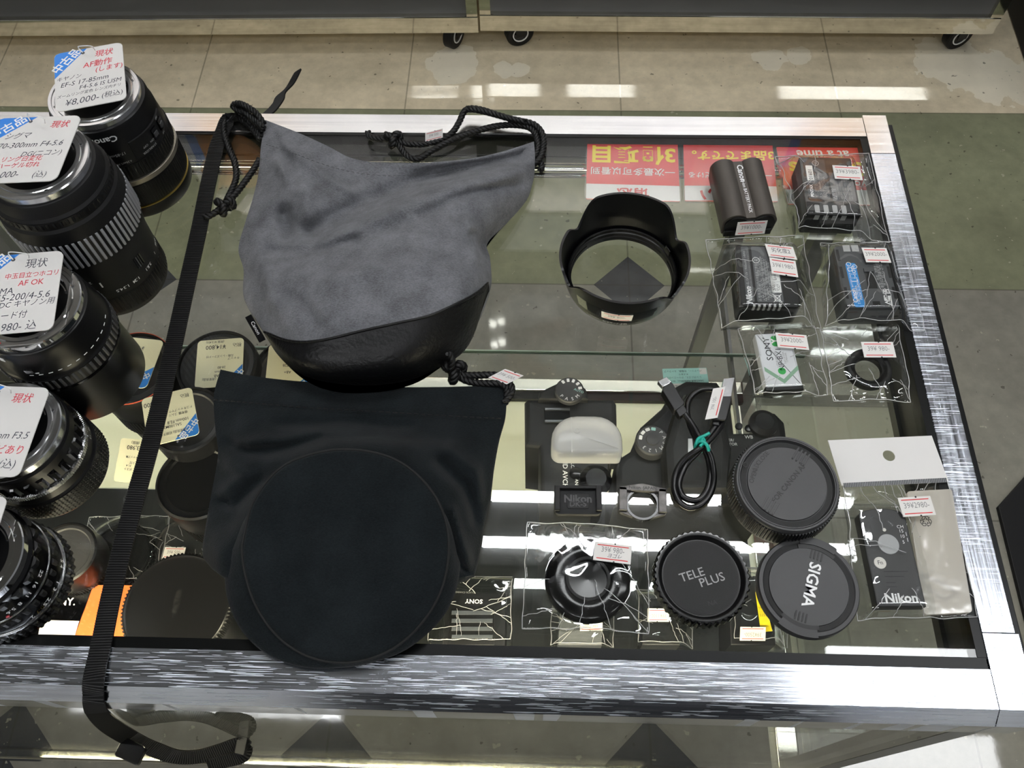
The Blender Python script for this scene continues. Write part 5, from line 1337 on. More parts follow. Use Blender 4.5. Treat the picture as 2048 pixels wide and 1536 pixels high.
G = sheet(rows, 90, 110, [
    ([(1045, 312), (960, 330), (860, 356), (770, 392), (690, 428), (620, 462)], -.012, 20), ([(1062, 338), (960, 358), (880, 378), (800, 412), (720, 452), (650, 486)], .007, 16),
    ([(1050, 370), (960, 380), (900, 400), (840, 430)], -.004, 9), ([(568, 425), (578, 470)], -.013, 17), ([(535, 500), (600, 505), (660, 494), (710, 478)], -.006, 10), ([(560, 330), (610, 390), (618, 440)], .006, 14), ([(540, 262), (575, 320), (590, 370)], -.006, 9),
    ([(570, 290), (640, 345), (700, 385)], .004, 9), ([(948, 470), (965, 500), (985, 522)], -.007, 9), ([(935, 440), (955, 485), (950, 520)], .005, 11), ([(505, 470), (530, 540), (545, 600)], .006, 16), ([(520, 580), (600, 600), (640, 650)], -.003, 12), ([(760, 460), (860, 440), (930, 420)], -.003, 14), ([(640, 560), (760, 540), (840, 520)], .003, 20)])
b = MB(); top = solid_sheet(b, G, 'suede', wr=.0022, wscale=34, seed=4); b.build('suede_body', t, 60, world=True)
bot_px = [(530, 668), (553, 706), (590, 741), (640, 760), (715, 769), (790, 765), (855, 745), (935, 692), (978, 570)]
low = [(529, 666), (560, 698), (605, 727), (665, 741), (735, 739), (800, 729), (858, 707), (935, 648), (978, 568)]
rows = [Z(seamx, [z + .0004 for z in seamz]), Z(low, [.014, .027, .035, .038, .039, .038, .034, .027, .016]), Z(bot_px, [.0095] * 9)]
G2 = sheet(rows, 60, 24)
b = MB(); solid_sheet(b, G2, 'leather', zb=.0085, wr=.0003, wscale=60, seed=9); b.build('leather_base', t, 60, world=True)
seam = sheet([Z(seamx, [z + .001 for z in seamz]), Z([(x, y + 1) for x, y in seamx], [z + .001 for z in seamz])], 60, 2)[0]
b = MB(); tube(b, even(seam, .002), .0009, 'leather', 8); b.build('piping', t, 180, world=True)
st = sheet([Z([(x + .5, y + 9) for x, y in seamx], [z * .93 + .0006 for z in seamz])] * 2, 60, 2)[0]
b = MB(); stitches(b, st[3:-3], 'thread'); o = b.build('seam_stitching', t, 180, world=True); o['kind'] = 'stuff'
hem = [G[13][i].copy() + Vector((0, 0, .0008)) for i in range(2, 68)]
b = MB(); stitches(b, hem, 'label_grey', .004, .0022, .0003, .0016); o = b.build('hem_stitching', t, 180, world=True); o['kind'] = 'stuff'
# sewn side label
X, w, h = affine(((491, 634), (502, 630), (531, 678), (519, 686)), [.012, .014, .014, .010])
b = MB(); prism(b, [(-w / 2, -h / 2), (w / 2, -h / 2), (w / 2, h / 2), (-w / 2, h / 2)], -.0004, .0004, 'black', 0, X); text(b, 'Canon', w * .12, 0, .0005, w * .8, 'white_ink', -PI / 2, 0, 0, 1, X, fit=h * .8); b.build('sewn_label', t, 0, world=True)
def cords(t, paths, R=.0026, name='drawcord'):
    for p in paths:
        b = MB(); rope(b, [at(*q[:2], q[2]) for q in p], R); b.build(name, t, 60, world=True)
def knot(t, c, r, seed):
    b = MB(); rr = random.Random(seed); c = at(*c[:2], c[2])
    pts = []
    for i in range(40):
        a = i / 40 * 2 * PI; pts.append(c + Vector((r * (math.sin(a) + .9 * math.sin(2 * a)) * .45, r * (math.cos(a) - .9 * math.cos(2 * a)) * .45, r * .5 * -math.sin(3 * a) * .8)))
    pts.append(pts[0].copy()); rope(b, pts, r * .42, pitch=.009); b.build('cord_knot', t, 60, world=True)
cords(t, [[(526, 262, .010), (512, 244, .014), (492, 226, .016), (476, 213, .013), (467, 211, .009), (476, 222, .007), (496, 240, .007), (512, 258, .007), (524, 275, .007)],
          [(528, 248, .014), (512, 226, .019), (490, 211, .021), (474, 207, .018), (466, 212, .015), (474, 219, .014), (494, 228, .015), (514, 242, .015), (527, 256, .014)],
          [(520, 278, .006), (500, 252, .0055), (478, 236, .0055), (460, 232, .0055), (450, 245, .0055), (448, 262, .005), (456, 292, .004), (468, 320, .0035), (473, 345, .0035), (471, 362, .0035), (462, 384, .0035), (452, 403, .004)],
          [(520, 318, .004), (508, 338, .0035), (494, 358, .0035), (476, 382, .0035), (456, 405, .004)],
          [(446, 414, .006), (432, 424, .006), (418, 432, .006), (408, 434, .006)]])
knot(t, (449, 412, .007), .0075, 3)
cords(t, [[(1068, 318, .006), (1076, 296, .006), (1072, 270, .006), (1058, 255, .0065), (1030, 250, .007), (995, 252, .007), (960, 260, .006), (922, 272, .005), (888, 288, .005), (862, 303, .004), (842, 316, .0035), (826, 318, .0035), (812, 310, .0035), (800, 294, .004), (788, 284, .005)],
          [(1066, 330, .006), (1081, 315, .006), (1087, 292, .006), (1084, 266, .007), (1066, 248, .009), (1030, 240, .010), (995, 230, .011), (965, 220, .012), (940, 217, .012), (928, 224, .011), (918, 245, .008), (904, 266, .006), (882, 280, .005), (850, 288, .0045), (818, 288, .0045), (794, 282, .005)],
          [(1050, 244, .0125), (1016, 236, .0145), (980, 226, .016), (950, 219, .016), (936, 219, .014)],
          [(780, 277, .006), (764, 278, .006), (748, 276, .006), (738, 272, .006), (736, 264, .006)],
          [(1066, 312, .005), (1078, 320, .004), (1084, 334, .0035), (1080, 342, .0035)]])
knot(t, (786, 278, .007), .0072, 5)
label = MB(); X, w, h = affine(((852, 264), (884, 259), (887, 273), (849, 286)), [.012, .014, .007, .007]); price_sticker(label, X, w, h, '39¥ 500-'); label.build('price_label', t, 0, world=True)

# ---- black suede pouch
t = thing('drawstring_pouch', 'black suede drawstring pouch with its round bottom facing up, in front of the grey one', 'pouch', at(690, 1000, 0))
rows = [
    Z([(441, 739), (500, 751), (570, 760), (650, 766), (720, 770), (800, 774), (880, 774), (950, 772), (1013, 768)], [.004, .006, .006, .006, .006, .006, .006, .006, .004]),
    Z([(428, 790), (495, 800), (565, 808), (645, 815), (720, 820), (800, 824), (880, 826), (950, 828), (1011, 829)], [.004, .010, .011, .011, .011, .011, .011, .010, .004]),
    Z([(430, 850), (495, 858), (565, 862), (645, 866), (720, 868), (800, 870), (880, 874), (945, 878), (998, 880)], [.004, .013, .016, .018, .018, .018, .017, .014, .004]),
    Z([(436, 905), (495, 915), (560, 912), (640, 895), (720, 890), (790, 893), (860, 905), (935, 925), (988, 935)], [.004, .016, .024, .036, .041, .038, .030, .018, .004]),
    Z([(428, 960), (480, 975), (545, 965), (625, 945), (710, 938), (790, 945), (855, 965), (930, 985), (981, 990)], [.004, .014, .026, .042, .044, .043, .036, .020, .004]),
    Z([(415, 1030), (462, 1040), (520, 1030), (610, 1020), (710, 1015), (800, 1022), (868, 1035), (925, 1045), (968, 1050)], [.004, .016, .032, .036, .036, .036, .032, .022, .004]),
    Z([(405, 1105), (440, 1100), (490, 1095), (600, 1095), (710, 1095), (815, 1100), (884, 1105), (922, 1110), (956, 1120)], [.004, .022, .026, .028, .028, .028, .026, .020, .004]),
    Z([(421, 1135), (445, 1150), (495, 1170), (600, 1175), (710, 1178), (810, 1172), (872, 1158), (905, 1158), (948, 1150)], [.006, .018, .021, .022, .022, .022, .021, .016, .005])]
G = sheet(rows, 90, 100, [([(440, 880), (500, 905), (560, 900), (640, 880)], -.007, 13), ([(445, 925), (490, 950), (440, 985)], .005, 14), ([(480, 890), (560, 878), (650, 868), (760, 872)], .004, 12), ([(880, 925), (930, 975), (955, 1040)], -.008, 13), ([(900, 900), (950, 940), (965, 990)], .005, 13), ([(560, 850), (680, 842), (820, 852)], -.003, 12), ([(430, 1000), (470, 1010), (520, 960)], -.006, 11), ([(905, 1020), (925, 1090), (948, 1140)], .006, 10), ([(890, 1060), (905, 1110), (935, 1150)], -.005, 8)])
b = MB(); solid_sheet(b, G, 'velvet', wr=.0020, wscale=30, seed=12); b.build('suede_body', t, 60, world=True)
# round bottom: side wall and disc
dc = [(483 + 0, 1090), (505, 1005), (560, 935), (640, 903), (715, 899), (790, 918), (850, 965), (888, 1030), (897, 1105), (880, 1185), (835, 1255), (770, 1305), (690, 1325), (610, 1310), (545, 1262), (500, 1185)]
DZ = .046
DZf = lambda py: .054 - .041 * (py - 900) / 425
cd_ = [at(*p, DZf(p[1])) for p in dc]; n = 96
Pc = cat_rom([tuple(p) for p in cd_ + cd_[:3]], 18 * 40); seg_n = 16
loop = [Vector(Pc[int(i / n * 16 * (len(Pc) - 1) / 18)]) for i in range(n)]
cen = sum(loop, Vector()) / n
rowsD = []
for k, (s, dz) in enumerate(((1.0, -.0016), (.985, -.0002), (.96, .0006), (.85, .0008), (.65, .001), (.4, .0014), (.2, .0016))):
    rowsD.append([Vector((cen.x + (p.x - cen.x) * s, cen.y + (p.y - cen.y) * s, cen.z + (p.z - cen.z) * s + dz + (noise.noise(p * 25 * s + Vector((3, 1, k * .2))) * .0012 * (1 - s)))) for p in loop])
b = MB(); vs = [p for r in rowsD for p in r] + [Vector((cen.x, cen.y, cen.z + .0017))]; fs = []
for k in range(len(rowsD) - 1):
    for i in range(n): j = (i + 1) % n; fs.append([k * n + i, k * n + j, (k + 1) * n + j, (k + 1) * n + i])
k = (len(rowsD) - 1) * n
for i in range(n): fs.append([k + i, k + (i + 1) % n, k + n])
lowr = [Vector((p.x, p.y, p.z - .0022)) for p in rowsD[0]]; q = len(vs); vs += lowr
for i in range(n): j = (i + 1) % n; fs.append([q + i, q + j, j, i])
fs.append([q + i for i in range(n)][::-1])
b.add(vs, fs, 'velvet'); b.build('bottom_panel', t, 60, world=True)
b = MB(); tube(b, [p + Vector((0, 0, -.0008)) for p in loop] + [loop[0] + Vector((0, 0, -.0008))], .0008, 'thread', 8, None, False); b.build('bottom_seam', t, 180, world=True)
# wall bulging out below the disc on the left and front
b = MB(); vs = []; fs = []; K = 8
wall_px = {}
for i, p in enumerate(loop):
    d = (p - cen); a = math.atan2(d.y, d.x)
    left = max(0, math.cos(a - math.radians(200))) ** 2.4; right = max(0, math.cos(a - math.radians(-15))) ** 3
    outw = .0012 + .0175 * left + .006 * right
    for k in range(K + 1):
        f = k / K; zz = p.z - .001 - (p.z - .001 - .0032) * f
        o_ = outw * math.sin(min(1, f * 1.35) * PI / 2) * (1 - .35 * max(0, f - .6) / .4)
        pt = p + d.normalized() * (o_ - .0008); wob = noise.noise(Vector((pt.x * 40, pt.y * 40, zz * 60))) * .0016 * f
        vs.append(Vector((pt.x + wob, pt.y + wob, max(zz, .0026 if pt.y > .104 else .0030))))
for i in range(n):
    j = (i + 1) % n
    for k in range(K): fs.append([i * (K + 1) + k, j * (K + 1) + k, j * (K + 1) + k + 1, i * (K + 1) + k + 1])
fs.append([i * (K + 1) for i in range(n)]); fs.append([i * (K + 1) + K for i in range(n)][::-1])
b.add(vs, fs, 'velvet'); b.build('bottom_wall', t, 60, world=True)
hem = sheet([Z([(429, 800), (495, 806), (560, 812), (640, 818), (720, 822), (800, 827), (880, 832), (950, 836), (1006, 838)], [.006, .012, .013, .013, .013, .013, .013, .0125, .0055])] * 2, 60, 2)[0]
b = MB(); stitches(b, hem, 'thread', .0046, .003, .0004, .0007); o = b.build('hem_stitching', t, 180, world=True); o['kind'] = 'stuff'
cords(t, [[(906, 738, .008), (925, 750, .007), (950, 751, .006), (975, 750, .006), (1000, 752, .006), (1018, 765, .006), (1024, 782, .005), (1016, 797, .004), (1008, 806, .004)],
          [(912, 748, .007), (930, 760, .006), (955, 766, .006), (980, 767, .006), (1002, 768, .006), (1014, 778, .005), (1014, 792, .004)]])
knot(t, (908, 742, .010), .0080, 8)
label = MB(); X, w, h = affine(((1011, 738), (1047, 751), (1014, 769), (976, 755)), [.011, .012, .008, .0075]); price_sticker(label, X, w, h, '39¥ 500-'); label.build('price_label', t, 0, world=True)
cords(t, [[(898, 706, .028), (904, 724, .022), (902, 736, .017)]])
# ---------------------------------------------------------------- goods on the shelf inside the counter
SH = SZ + .0002
def pxy(pts, z): return [tuple(at(x, y, z))[:2] for x, y in pts]
# small camera body seen from above, turned sideways
p = at(1140, 880, -.11)
t = thing('digital_camera', 'small black camera body on the shelf, turned sideways under the diffuser', 'camera', (p.x, p.y, SH), 0, 'camera bodies on the shelf')
def loc2(t, pts, z):
    v = t.matrix_basis.translation; return [(at(x, y, z).x - v.x, at(x, y, z).y - v.y) for x, y in pts]
def zrel(z): return z - SH
b = MB(); prism(b, loc2(t, [(1049, 803), (1054, 797), (1228, 797), (1233, 806), (1235, 885), (1222, 892), (1217, 958), (1190, 992), (1150, 1006), (1080, 1006), (1078, 893), (1050, 890)], -.105), .0, zrel(-.105), 'camera_body', .004); b.build('camera_body', t, 30)
b = MB(); prism(b, loc2(t, [(1076, 800), (1078, 784), (1112, 768), (1150, 762), (1172, 778), (1176, 800)], -.10), .02, zrel(-.098), 'camera_body', .003); b.build('left_shoulder', t, 30)
b = MB(); q = loc2(t, [(1139, 780)], -.093)[0]; lathe(b, [(.0110, zrel(-.0985)), (.0118, zrel(-.0975)), (.0118, zrel(-.0935)), (.0108, zrel(-.0925)), (0, zrel(-.0925))], 'cap_grey', 48, Matrix.Translation((q[0], q[1], 0)))
for k, s in enumerate('PASM'): a = -2.4 + k * .55; text(b, s, q[0] + .0088 * math.cos(a), q[1] + .0088 * math.sin(a), zrel(-.0923), .004, 'white_ink', a + PI / 2)
for k in range(5): a = .2 + k * .5; prism(b, rrect(.0022, .003, .0004, 2), zrel(-.0925), zrel(-.0923), 'white_ink', 0, Matrix.Translation((q[0] + .0088 * math.cos(a), q[1] + .0088 * math.sin(a), 0)) @ Matrix.Rotation(a + PI / 2, 4, 'Z'))
text(b, 'AUTO', q[0] + .0075, q[1] - .001, zrel(-.0923), .003, 'turquoise', -.4); b.build('mode_dial', t, 30)
b = MB(); prism(b, loc2(t, [(1088, 812), (1140, 812), (1140, 842), (1090, 842)], -.10), zrel(-.106), zrel(-.1035), 'black_gloss', .0004); b.build('hot_shoe', t)
b = MB()
for e in ((1090, 814, 1140, 818), (1090, 838, 1140, 842)):
    prism(b, loc2(t, [(e[0], e[1]), (e[2], e[1]), (e[2], e[3]), (e[0], e[3])], -.10), zrel(-.104), zrel(-.1015), 'steel_dark'); 
b.build('shoe_rails', t)
b = MB(); q = loc2(t, [(1192, 957)], -.10)[0]; lathe(b, [(.0125, zrel(-.106)), (.0125, zrel(-.102)), (.0100, zrel(-.100)), (.0080, zrel(-.0985)), (0, zrel(-.0985))], 'black_gloss', 40, Matrix.Translation((q[0], q[1], 0))); b.build('shutter_button', t, 30)
b = MB(); q = loc2(t, [(1152, 942)], -.10)[0]; lathe(b, [(.0052, zrel(-.106)), (.0050, zrel(-.1035)), (.004, zrel(-.103)), (0, zrel(-.103))], 'black_gloss', 32, Matrix.Translation((q[0], q[1], 0))); b.build('top_button', t, 30)
b = MB()
for s, px, py, sz in (('HD AVCHD', 1130, 952, .0055), ('D-RANGE', 1153, 962, .0036), ('ON', 1167, 957, .0042), ('FINDER/LCD', 1145, 918, .0036)):
    q = loc2(t, [(px, py)], -.1045)[0]; text(b, s, q[0], q[1], zrel(-.1048), sz, 'white_ink', -PI / 2, .01)
b.build('printed_marks', t, 0)
# larger camera body
p = at(1400, 900, -.105)
t = thing('digital_camera', 'larger black camera body on the shelf, beneath the coiled cable', 'camera', (p.x, p.y, SH), 0, 'camera bodies on the shelf')
out = [(1228, 1010), (1229, 930), (1240, 912), (1262, 898), (1282, 850), (1325, 812), (1350, 770), (1372, 758), (1436, 760), (1462, 796), (1470, 862), (1508, 862), (1514, 836), (1530, 820), (1552, 822), (1572, 842), (1577, 880), (1560, 930), (1545, 1010)]
b = MB(); prism(b, loc2(t, out, -.108), 0, zrel(-.108), 'camera_body', .006); b.build('camera_body', t, 30)
b = MB(); prism(b, loc2(t, [(1330, 985), (1325, 900), (1345, 830), (1368, 790), (1425, 790), (1448, 830), (1462, 900), (1455, 985)], -.095), zrel(-.112), zrel(-.088), 'camera_body', .007); b.build('prism_housing', t, 40)
b = MB(); q = loc2(t, [(1305, 880)], -.098)[0]; lathe(b, [(.0126, zrel(-.109)), (.0134, zrel(-.108)), (.0134, zrel(-.0985)), (.0122, zrel(-.0975)), (.0052, zrel(-.0975)), (.0048, zrel(-.0962)), (0, zrel(-.0960))], 'cap_grey', 56, Matrix.Translation((q[0], q[1], 0)))
for k, s in enumerate(('P', 'A', 'S', 'M', '1', '2', '3')): a = .75 - k * .52; text(b, s, q[0] + .0095 * math.cos(a), q[1] + .0095 * math.sin(a), zrel(-.0973), .0042, 'white_ink', a - PI / 2)
for k in range(4): a = 1.45 + k * .5; prism(b, rrect(.0036, .0026, .0005, 2), zrel(-.0975), zrel(-.0973), 'white_ink' if k else 'turquoise', 0, Matrix.Translation((q[0] + .0095 * math.cos(a), q[1] + .0095 * math.sin(a), 0)) @ Matrix.Rotation(a + PI / 2, 4, 'Z'))
b.build('mode_dial', t, 30)
b = MB(); q = loc2(t, [(1532, 838)], -.098)[0]; lathe(b, [(.0118, zrel(-.109)), (.0116, zrel(-.105)), (.0095, zrel(-.1035)), (.0075, zrel(-.102)), (0, zrel(-.1022))], 'black', 40, Matrix.Translation((q[0], q[1], 0))); b.build('shutter_button', t, 30)
b = MB(); q = loc2(t, [(1237, 915)], -.11)[0]; box(b, q[0] - .006, q[0] + .003, q[1] - .004, q[1] + .004, zrel(-.125), zrel(-.113), 'black', .001); b.build('strap_lug', t)
b = MB(); prism(b, loc2(t, [(1376, 878), (1384, 878), (1388, 914), (1376, 914)], -.088), zrel(-.089), zrel(-.0872), 'contact'); b.build('shoe_rail', t)
b = MB(); prism(b, loc2(t, [(1414, 880), (1420, 880), (1422, 914), (1416, 914)], -.088), zrel(-.089), zrel(-.0872), 'contact'); b.build('shoe_rail', t)
b = MB()
for s, px, py, sz in (('OFF ON', 1536, 849, .0042), ('i', 1535, 858, .006), ('WB', 1498, 874, .0042), ('FINDER/', 1453, 880, .0034), ('MONITOR', 1455, 888, .0034)):
    q = loc2(t, [(px, py)], -.1075)[0]; text(b, s, q[0], q[1], zrel(-.1078), sz, 'white_ink', 0, .01)
b.build('printed_marks', t, 0)
for px, py in ((1478, 852), (1497, 856), (1518, 862), (1455, 898)):
    q = loc2(t, [(px, py)], -.1075)[0]; b = MB(); lathe(b, [(.0030, zrel(-.109)), (.0028, zrel(-.1068)), (0, zrel(-.1066))], 'black_gloss', 20, Matrix.Translation((q[0], q[1], 0))); b.build('top_button', t, 30)

def shelf_tag(label, q, z, lines, blue=True, stock='card_cream', **k):
    return tag(label, q, z, lines, stock, hole=(-.1, .43), flip=True, group='price tags inside the counter', blue=blue, **k)
B_ = 'black_ink'
# turquoise note card
X, w, h = affine(((1324, 738), (1413, 735), (1419, 776), (1330, 777)), -.12)
t = thing('note_card', 'turquoise printed note card behind the larger shelf camera', 'card', X.translation, 0)
XF = X @ Matrix.Rotation(PI, 4, 'Z'); b = MB(); prism(b, rrect(w, h, .0006, 2), -.0004, 0, 'turquoise', 0, X); prism(b, rrect(w * .98, h * .22, .0003, 2, 0, h * .37), 0, .0001, 'ivory', 0, XF); prism(b, rrect(w * .16, h * .3, .0003, 2, -w * .41, -h * .33), 0, .0001, 'ivory', 0, XF)
for s, v in (('シリアルNo. 2003861', .37), ('2430万画素 MSPRODuo、SDカード', .14), ('レンズにゴミ、クリーニング済', -.04), ('キズあり', -.20), ('バッテリー、充電器、ストラップ', -.36)): text(b, s, w * .04, v * h, .0002, h * .11, B_, 0, 0, 0, 1, XF, fit=w * .86)
b.build('printed_card', t, 0, world=True)

# capped lenses standing on the shelf
def shelf_lens(label, px, zt_, r, red=False, capz=.006, grey=True):
    q = at(*px, zt_); H = zt_ - SH; t = thing('capped_lens', label, 'camera lens', (q.x, q.y, SH), 0, 'capped lenses on the shelf')
    b = MB(); lathe(b, [(r * .84, 0), (r * .9, .001), (r * .92, H * .3), (r * .97, H * .34), (r * .97, H * .62), (r, H * .66), (r, H - .004), (r * .985, H - .001), (r * .93, H), (r * .90, H - .003)], 'black', 80); b.build('barrel', t, 25)
    ribs(t, 'zoom_ring', r * .995, H * .36, H * .60, 70, .0009, 'black_rubber')
    b = MB(); lathe(b, [(r * .90, H - .0045), (r * .90, H - .0016), (r * .80, H - .001), (r * .76, H - .0022), (0, H - .0022)], 'cap_grey' if grey else 'black_satin', 72); b.build('front_cap', t, 25)
    if red:
        b = MB(); ring(b, r * .968, r * .985, H - .0012, H - .0002, M['red_line'], 72); b.build('red_ring', t)
    return t
M['red_line'] = mat('orange_line', '#c8583c', .4)
shelf_lens('capped shelf lens with an orange ring, just behind the strap beside the hooded lens', (262, 735), -.105, .036, True)
shelf_lens('capped shelf lens with its tag reading 14,800 yen', (433, 728), -.100, .0345)
shelf_lens('capped shelf lens half hidden under the grey pouch', (585, 742), -.112, .036)
shelf_lens('capped shelf lens beside the strap, its tag mentioning 100 mm', (372, 838), -.090, .0305)
shelf_lens('capped shelf lens in shadow right of the strap, beside the black pouch', (395, 960), -.105, .034, False, .006, False)
shelf_lens('short capped lens in the front left of the shelf', (128, 1105), -.135, .026, False)
shelf_tag('cream tag hiding an orange-ringed shelf lens, left of the strap', ((205, 668), (331, 683), (290, 776), (170, 766)), -.098, [('¥ 7,150', -.1, -.30, .12, 'pen_ink', .2), ('タム', .1, .0, .11, 'pen_ink', .2), ('OTO', .0, .18, .10, 'pen_ink', .2)])
shelf_tag('cream tag printed 14,800 yen right of the strap', ((396, 683), (488, 675), (484, 771), (389, 777)), -.0945, [('税込', -.36, -.36, .09, B_, 0), ('¥14,800', .10, -.34, .125, B_, 0), ('(税抜 ¥13,455)', .12, -.45, .06, B_, 0), ('元箱・レンズフード付', .0, -.14, .055, B_, 0), ('キャップ', -.30, -.08, .06, B_, 0), ('28-80', -.05, .10, .07, B_, 0), ('85mm', .0, .19, .07, B_, 0), ('AB', .05, .27, .08, B_, 0), ('(通常良品)', .2, .33, .06, B_, 0)])
shelf_tag('cream tag marked AB+ partly under the black pouch', ((541, 690), (640, 690), (640, 775), (527, 772)), -.106, [('SAL20F28', .05, .0, .09, B_, 0), ('AB+', .10, .16, .09, B_, 0)])
shelf_tag('tilted cream tag printed 100 mm, crossed by the strap', ((282, 800), (384, 773), (399, 870), (297, 893)), -.083, [('税込', -.34, -.36, .09, B_, 0), ('¥16,800', .26, -.34, .13, B_, 0), ('ドコキャップヤケ', -.22, -.10, .06, B_, 0), ('備考欄 ゴムリ', -.16, -.02, .06, B_, 0), ('SAL100M28', .0, .20, .08, B_, 0), ('100mm F2.8', -.14, .12, .085, B_, 0), ('(通常良品) 初期不良', -.02, .33, .06, B_, 0)])
shelf_tag('pale tag printed 3,980 yen left of the strap', ((244, 876), (302, 882), (290, 968), (226, 962)), -.13, [('¥3,980', .0, -.30, .14, B_, 0), ('(税抜)', .0, -.42, .08, B_, 0), ('前キャップ無', .0, -.08, .06, B_, 0), ('ケース付', -.1, .05, .07, B_, 0), ('F1.4', .1, .12, .07, B_, 0), ('ポスト', .1, .2, .07, B_, 0)])

# caps in bags, near the front left of the shelf
def cap_disc(name, label, px, z, r, h, m='black', teeth=60, grp=None):
    q = at(*px, z); t = thing(name, label, 'lens cap', (q.x, q.y, z - h), 0, grp)
    b = MB(); lathe(b, [(r * .88, 0), (r * .95, .0004), (r * .95, h - .001), (r * .9, h), (r * .86, h - .0012), (0, h - .0012)], m, 72); b.build('cap_disc', t, 25)
    b = MB(); lathe(b, [(r * .90, .001), (r, .0016, r * .03), (r, h - .0018, r * .03), (r * .90, h - .0012)], 'black_rubber', 72, None, teeth, False, False); b.build('ribbed_edge', t, 20)
    return t
def pedestal(label, pts, z0, z1, m, name='stock_box', cat='box'):
    q = at(*pts[0], z1); t = thing(name, label, cat, (q.x, q.y, z0)); b = MB()
    prism(b, [tuple(at(x, y, z1))[:2] for x, y in pts], z0, z1 - .0006, m, .0008); b.build('carton', t, 30, world=True); return t
t1 = cap_disc('rear_lens_cap', 'black ribbed rear cap in a film bag on the shelf, left of the strap', (238, 1108), -.180, .0285, .011)
cap_disc('rear_lens_cap', 'dark cap in a film bag on the shelf, right of the strap', (362, 1088), -.184, .024, .010, 'cap_grey')
g, _ = bag('clear film bag over a ribbed cap on the shelf, crossed by the strap', ((180, 1035), (338, 1033), (322, 1168), (160, 1162)), [(t1.matrix_basis.copy(), .0285, .0285, .014, True)], 81, zc=-.1935, group='film bags on the shelf', wr=12)
label_on(g, ((153, 1109), (197, 1109), (190, 1133), (147, 1131)), -.176, '39¥ 250-')
X, w, h = affine(((148, 1143), (185, 1144), (183, 1163), (147, 1161)), -.1905); b = MB(); prism(b, rrect(w, h, .001, 3), 0, .0003, 'card', 0, X); text(b, 'レンズリア', 0, 0, .0004, h * .5, B_, PI, 0, 0, 1, X, fit=w * .85); b.build('paper_slip', g, 0, world=True)
g, _ = bag('clear film bag on the shelf between the strap and the black pouch', ((342, 1032), (425, 1032), (418, 1142), (320, 1138)), [], 83, zc=-.181, group='film bags on the shelf', wr=12)
label_on(g, ((330, 1094), (372, 1095), (366, 1118), (324, 1117)), -.176, '39¥ 500-')

# orange and black printed box
BZT = -.165
t = pedestal('orange and black printed box lying on the shelf at the front left', [(60, 1168), (282, 1170), (268, 1274), (45, 1270)], SH, BZT, 'orange')
for pts, m in ((((60, 1169), (187, 1170), (149, 1272), (46, 1270)), 'black_gloss'), (((186, 1170), (282, 1171), (268, 1273), (148, 1271)), 'orange'), (((82, 1240), (158, 1242), (149, 1272), (76, 1272)), 'ivory')):
    b = MB(); prism(b, [tuple(at(x, y, BZT))[:2] for x, y in pts], BZT - .0007, BZT - .0003 + (.0002 if m == 'ivory' else 0), m); b.build('printed_panel', t, 0, world=True)
b = MB(); X, w, h = affine(((84, 1196), (160, 1196), (158, 1212), (82, 1212)), BZT); text(b, 'SONY.', 0, 0, 0, h * 1.3, 'white_ink', 0, .02, 0, 1, X, fit=w); b.build('printed_name', t, 0, world=True)
# big dark cap just left of the black pouch
q = at(352, 1212, -.115); t = thing('filter_case', 'large dark round cap with ribbed edge on the shelf, left of black pouch', 'cap', (q.x, q.y, SH), 0)
H = -.115 - SH; b = MB(); lathe(b, [(.0385, 0), (.040, .001), (.040, H - .001), (.039, H), (.037, H - .0008), (0, H - .0008)], 'black_satin', 96); b.build('cap_body', t, 25)
b = MB(); lathe(b, [(.037, H - .012), (.0415, H - .0112, .0012), (.0415, H - .0012, .0012), (.0398, H - .0004)], 'black_rubber', 96, None, 90, False, False); b.build('ribbed_edge', t, 20)
b = MB(); text(b, 'FILTER', 0, .004, H - .0006, .006, 'engrave', PI / 2); b.build('engraved_marks', t, 0)

# battery charger
CQ = ((893, 1183), (1012, 1185), (1010, 1300), (884, 1298)); CZ = -.15
t = pedestal('black battery charger in a film sleeve on the shelf, right of the black pouch', CQ, SH, CZ, 'battery_black', 'battery_charger', 'charger')
b = MB(); prism(b, [tuple(at(x, y, CZ))[:2] for x, y in ((902, 1216), (990, 1216), (988, 1290), (894, 1290))], CZ - .0006, CZ + .0004, 'black', .0002); b.build('battery_bay', t, 30, world=True)
for k in range(4):
    b = MB(); prism(b, [tuple(at(x, y, CZ))[:2] for x, y in ((904, 1222 + k * 16), (986, 1222 + k * 16), (985, 1230 + k * 16), (903, 1230 + k * 16))], CZ + .0003, CZ + .0016, 'label_navy', .0003); b.build('bay_rail', t, 30, world=True)
b = MB(); X, w, h = affine(((925, 1195), (972, 1196), (971, 1210), (924, 1209)), CZ); text(b, 'SONY', 0, 0, .0002, h * .85, 'white_ink', PI, .02, 0, 1.1, X, fit=w); X, w, h = affine(((908, 1176), (950, 1177), (950, 1186), (908, 1185)), CZ); text(b, 'QUICK CHARGE', 0, -h * .4, .0002, h * .7, 'grey_ink', PI, 0, 0, 1, X, fit=w); b.build('printed_marks', t, 0, world=True)
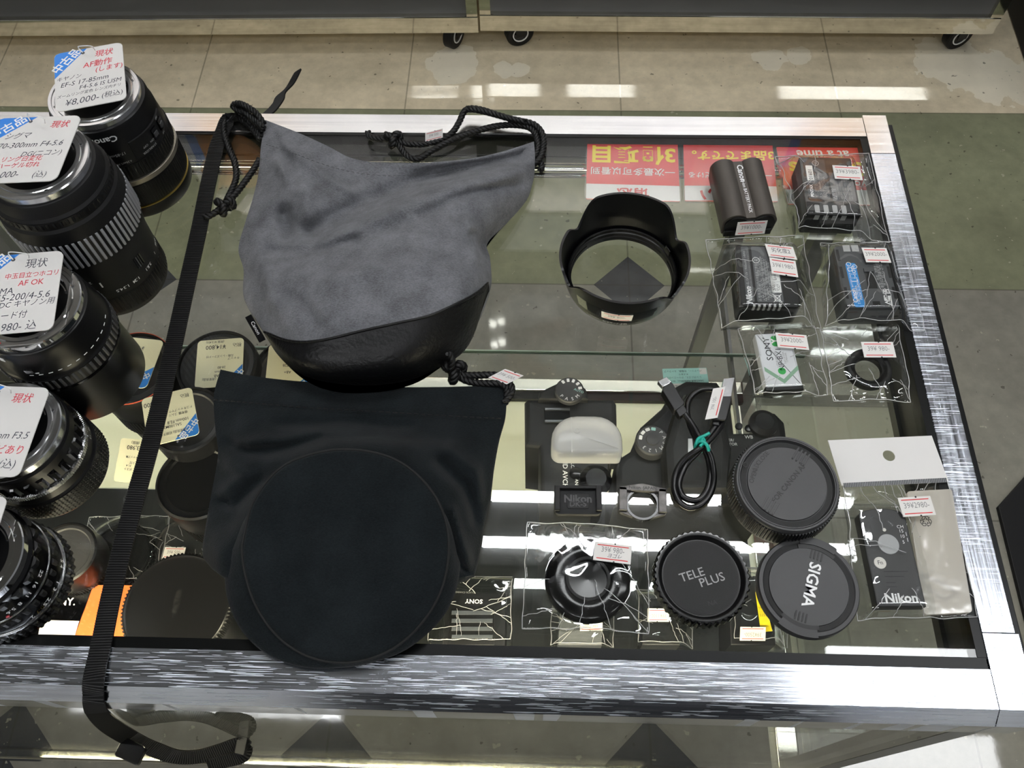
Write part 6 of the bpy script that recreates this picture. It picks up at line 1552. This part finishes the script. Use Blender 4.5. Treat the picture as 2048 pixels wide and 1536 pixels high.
bag('clear film sleeve round the battery charger on the shelf', ((880, 1165), (1026, 1165), (1024, 1306), (868, 1306)), [(affine(CQ, CZ)[0] @ Matrix.Translation((0, 0, SH - CZ)), .034, .032, CZ - SH, False)], 91, zc=SH, group='film bags on the shelf', fall=.01, wr=14)
# bagged packs at the front
def pack(label, q, zt_, m, price, pq, seed, extra=None):
    t = pedestal(label, q, SH, zt_, m, 'battery_pack', 'battery pack')
    if extra: b = MB(); prism(b, [tuple(at(x, y, zt_))[:2] for x, y in extra], zt_ - .0007, zt_ - .0002, 'yellow_ink'); X, w, h = affine(extra, zt_); [text(b, '使用上のご注意', w * (-.3 + .2 * k), 0, .0002, w * .16, 'black_ink', PI / 2, 0, 0, 1, X, fit=h * .8) for k in range(4)]; b.build('caution_strip', t, 0, world=True)
    X, w, h = affine(pq, zt_ + .0035); b = MB(); price_sticker(b, X @ Matrix.Rotation(PI, 4, 'Z'), w, h, price); b.build('price_label', t, 0, world=True)
    fr = affine(q, zt_); o = [(q[0][0] - 16, q[0][1] - 10), (q[1][0] + 20, q[1][1] - 10), (q[2][0] + 20, q[2][1] + 12), (q[3][0] - 16, q[3][1] + 12)]
    bag('clear film bag over the ' + label.split(' on the shelf')[0], o, [(fr[0] @ Matrix.Translation((0, 0, SH - zt_)), fr[1] / 2, fr[2] / 2, zt_ - SH, False)], seed, zc=SH, group='film bags on the shelf', wr=14)
pack('small black pack on the shelf, labelled 1100, left of ribbed body cap', ((1286, 1196), (1362, 1196), (1360, 1290), (1284, 1290)), -.165, 'battery_black', '39¥1100-', ((1295, 1217), (1338, 1217), (1338, 1244), (1295, 1243)), 95)
pack('long black pack with yellow caution strip on the shelf, left of front lens cap', ((1456, 1150), (1548, 1152), (1552, 1290), (1462, 1290)), -.155, 'battery_black', '39¥2500-', ((1480, 1254), (1532, 1254), (1530, 1282), (1480, 1281)), 97, ((1511, 1184), (1524, 1184), (1545, 1262), (1522, 1264)))
pack('dark pack on the shelf beneath the bagged glossy cap', ((1120, 1225), (1205, 1226), (1204, 1290), (1116, 1290)), -.17, 'label_grey', '39¥ 800-', ((1160, 1238), (1205, 1238), (1205, 1262), (1160, 1262)), 99)
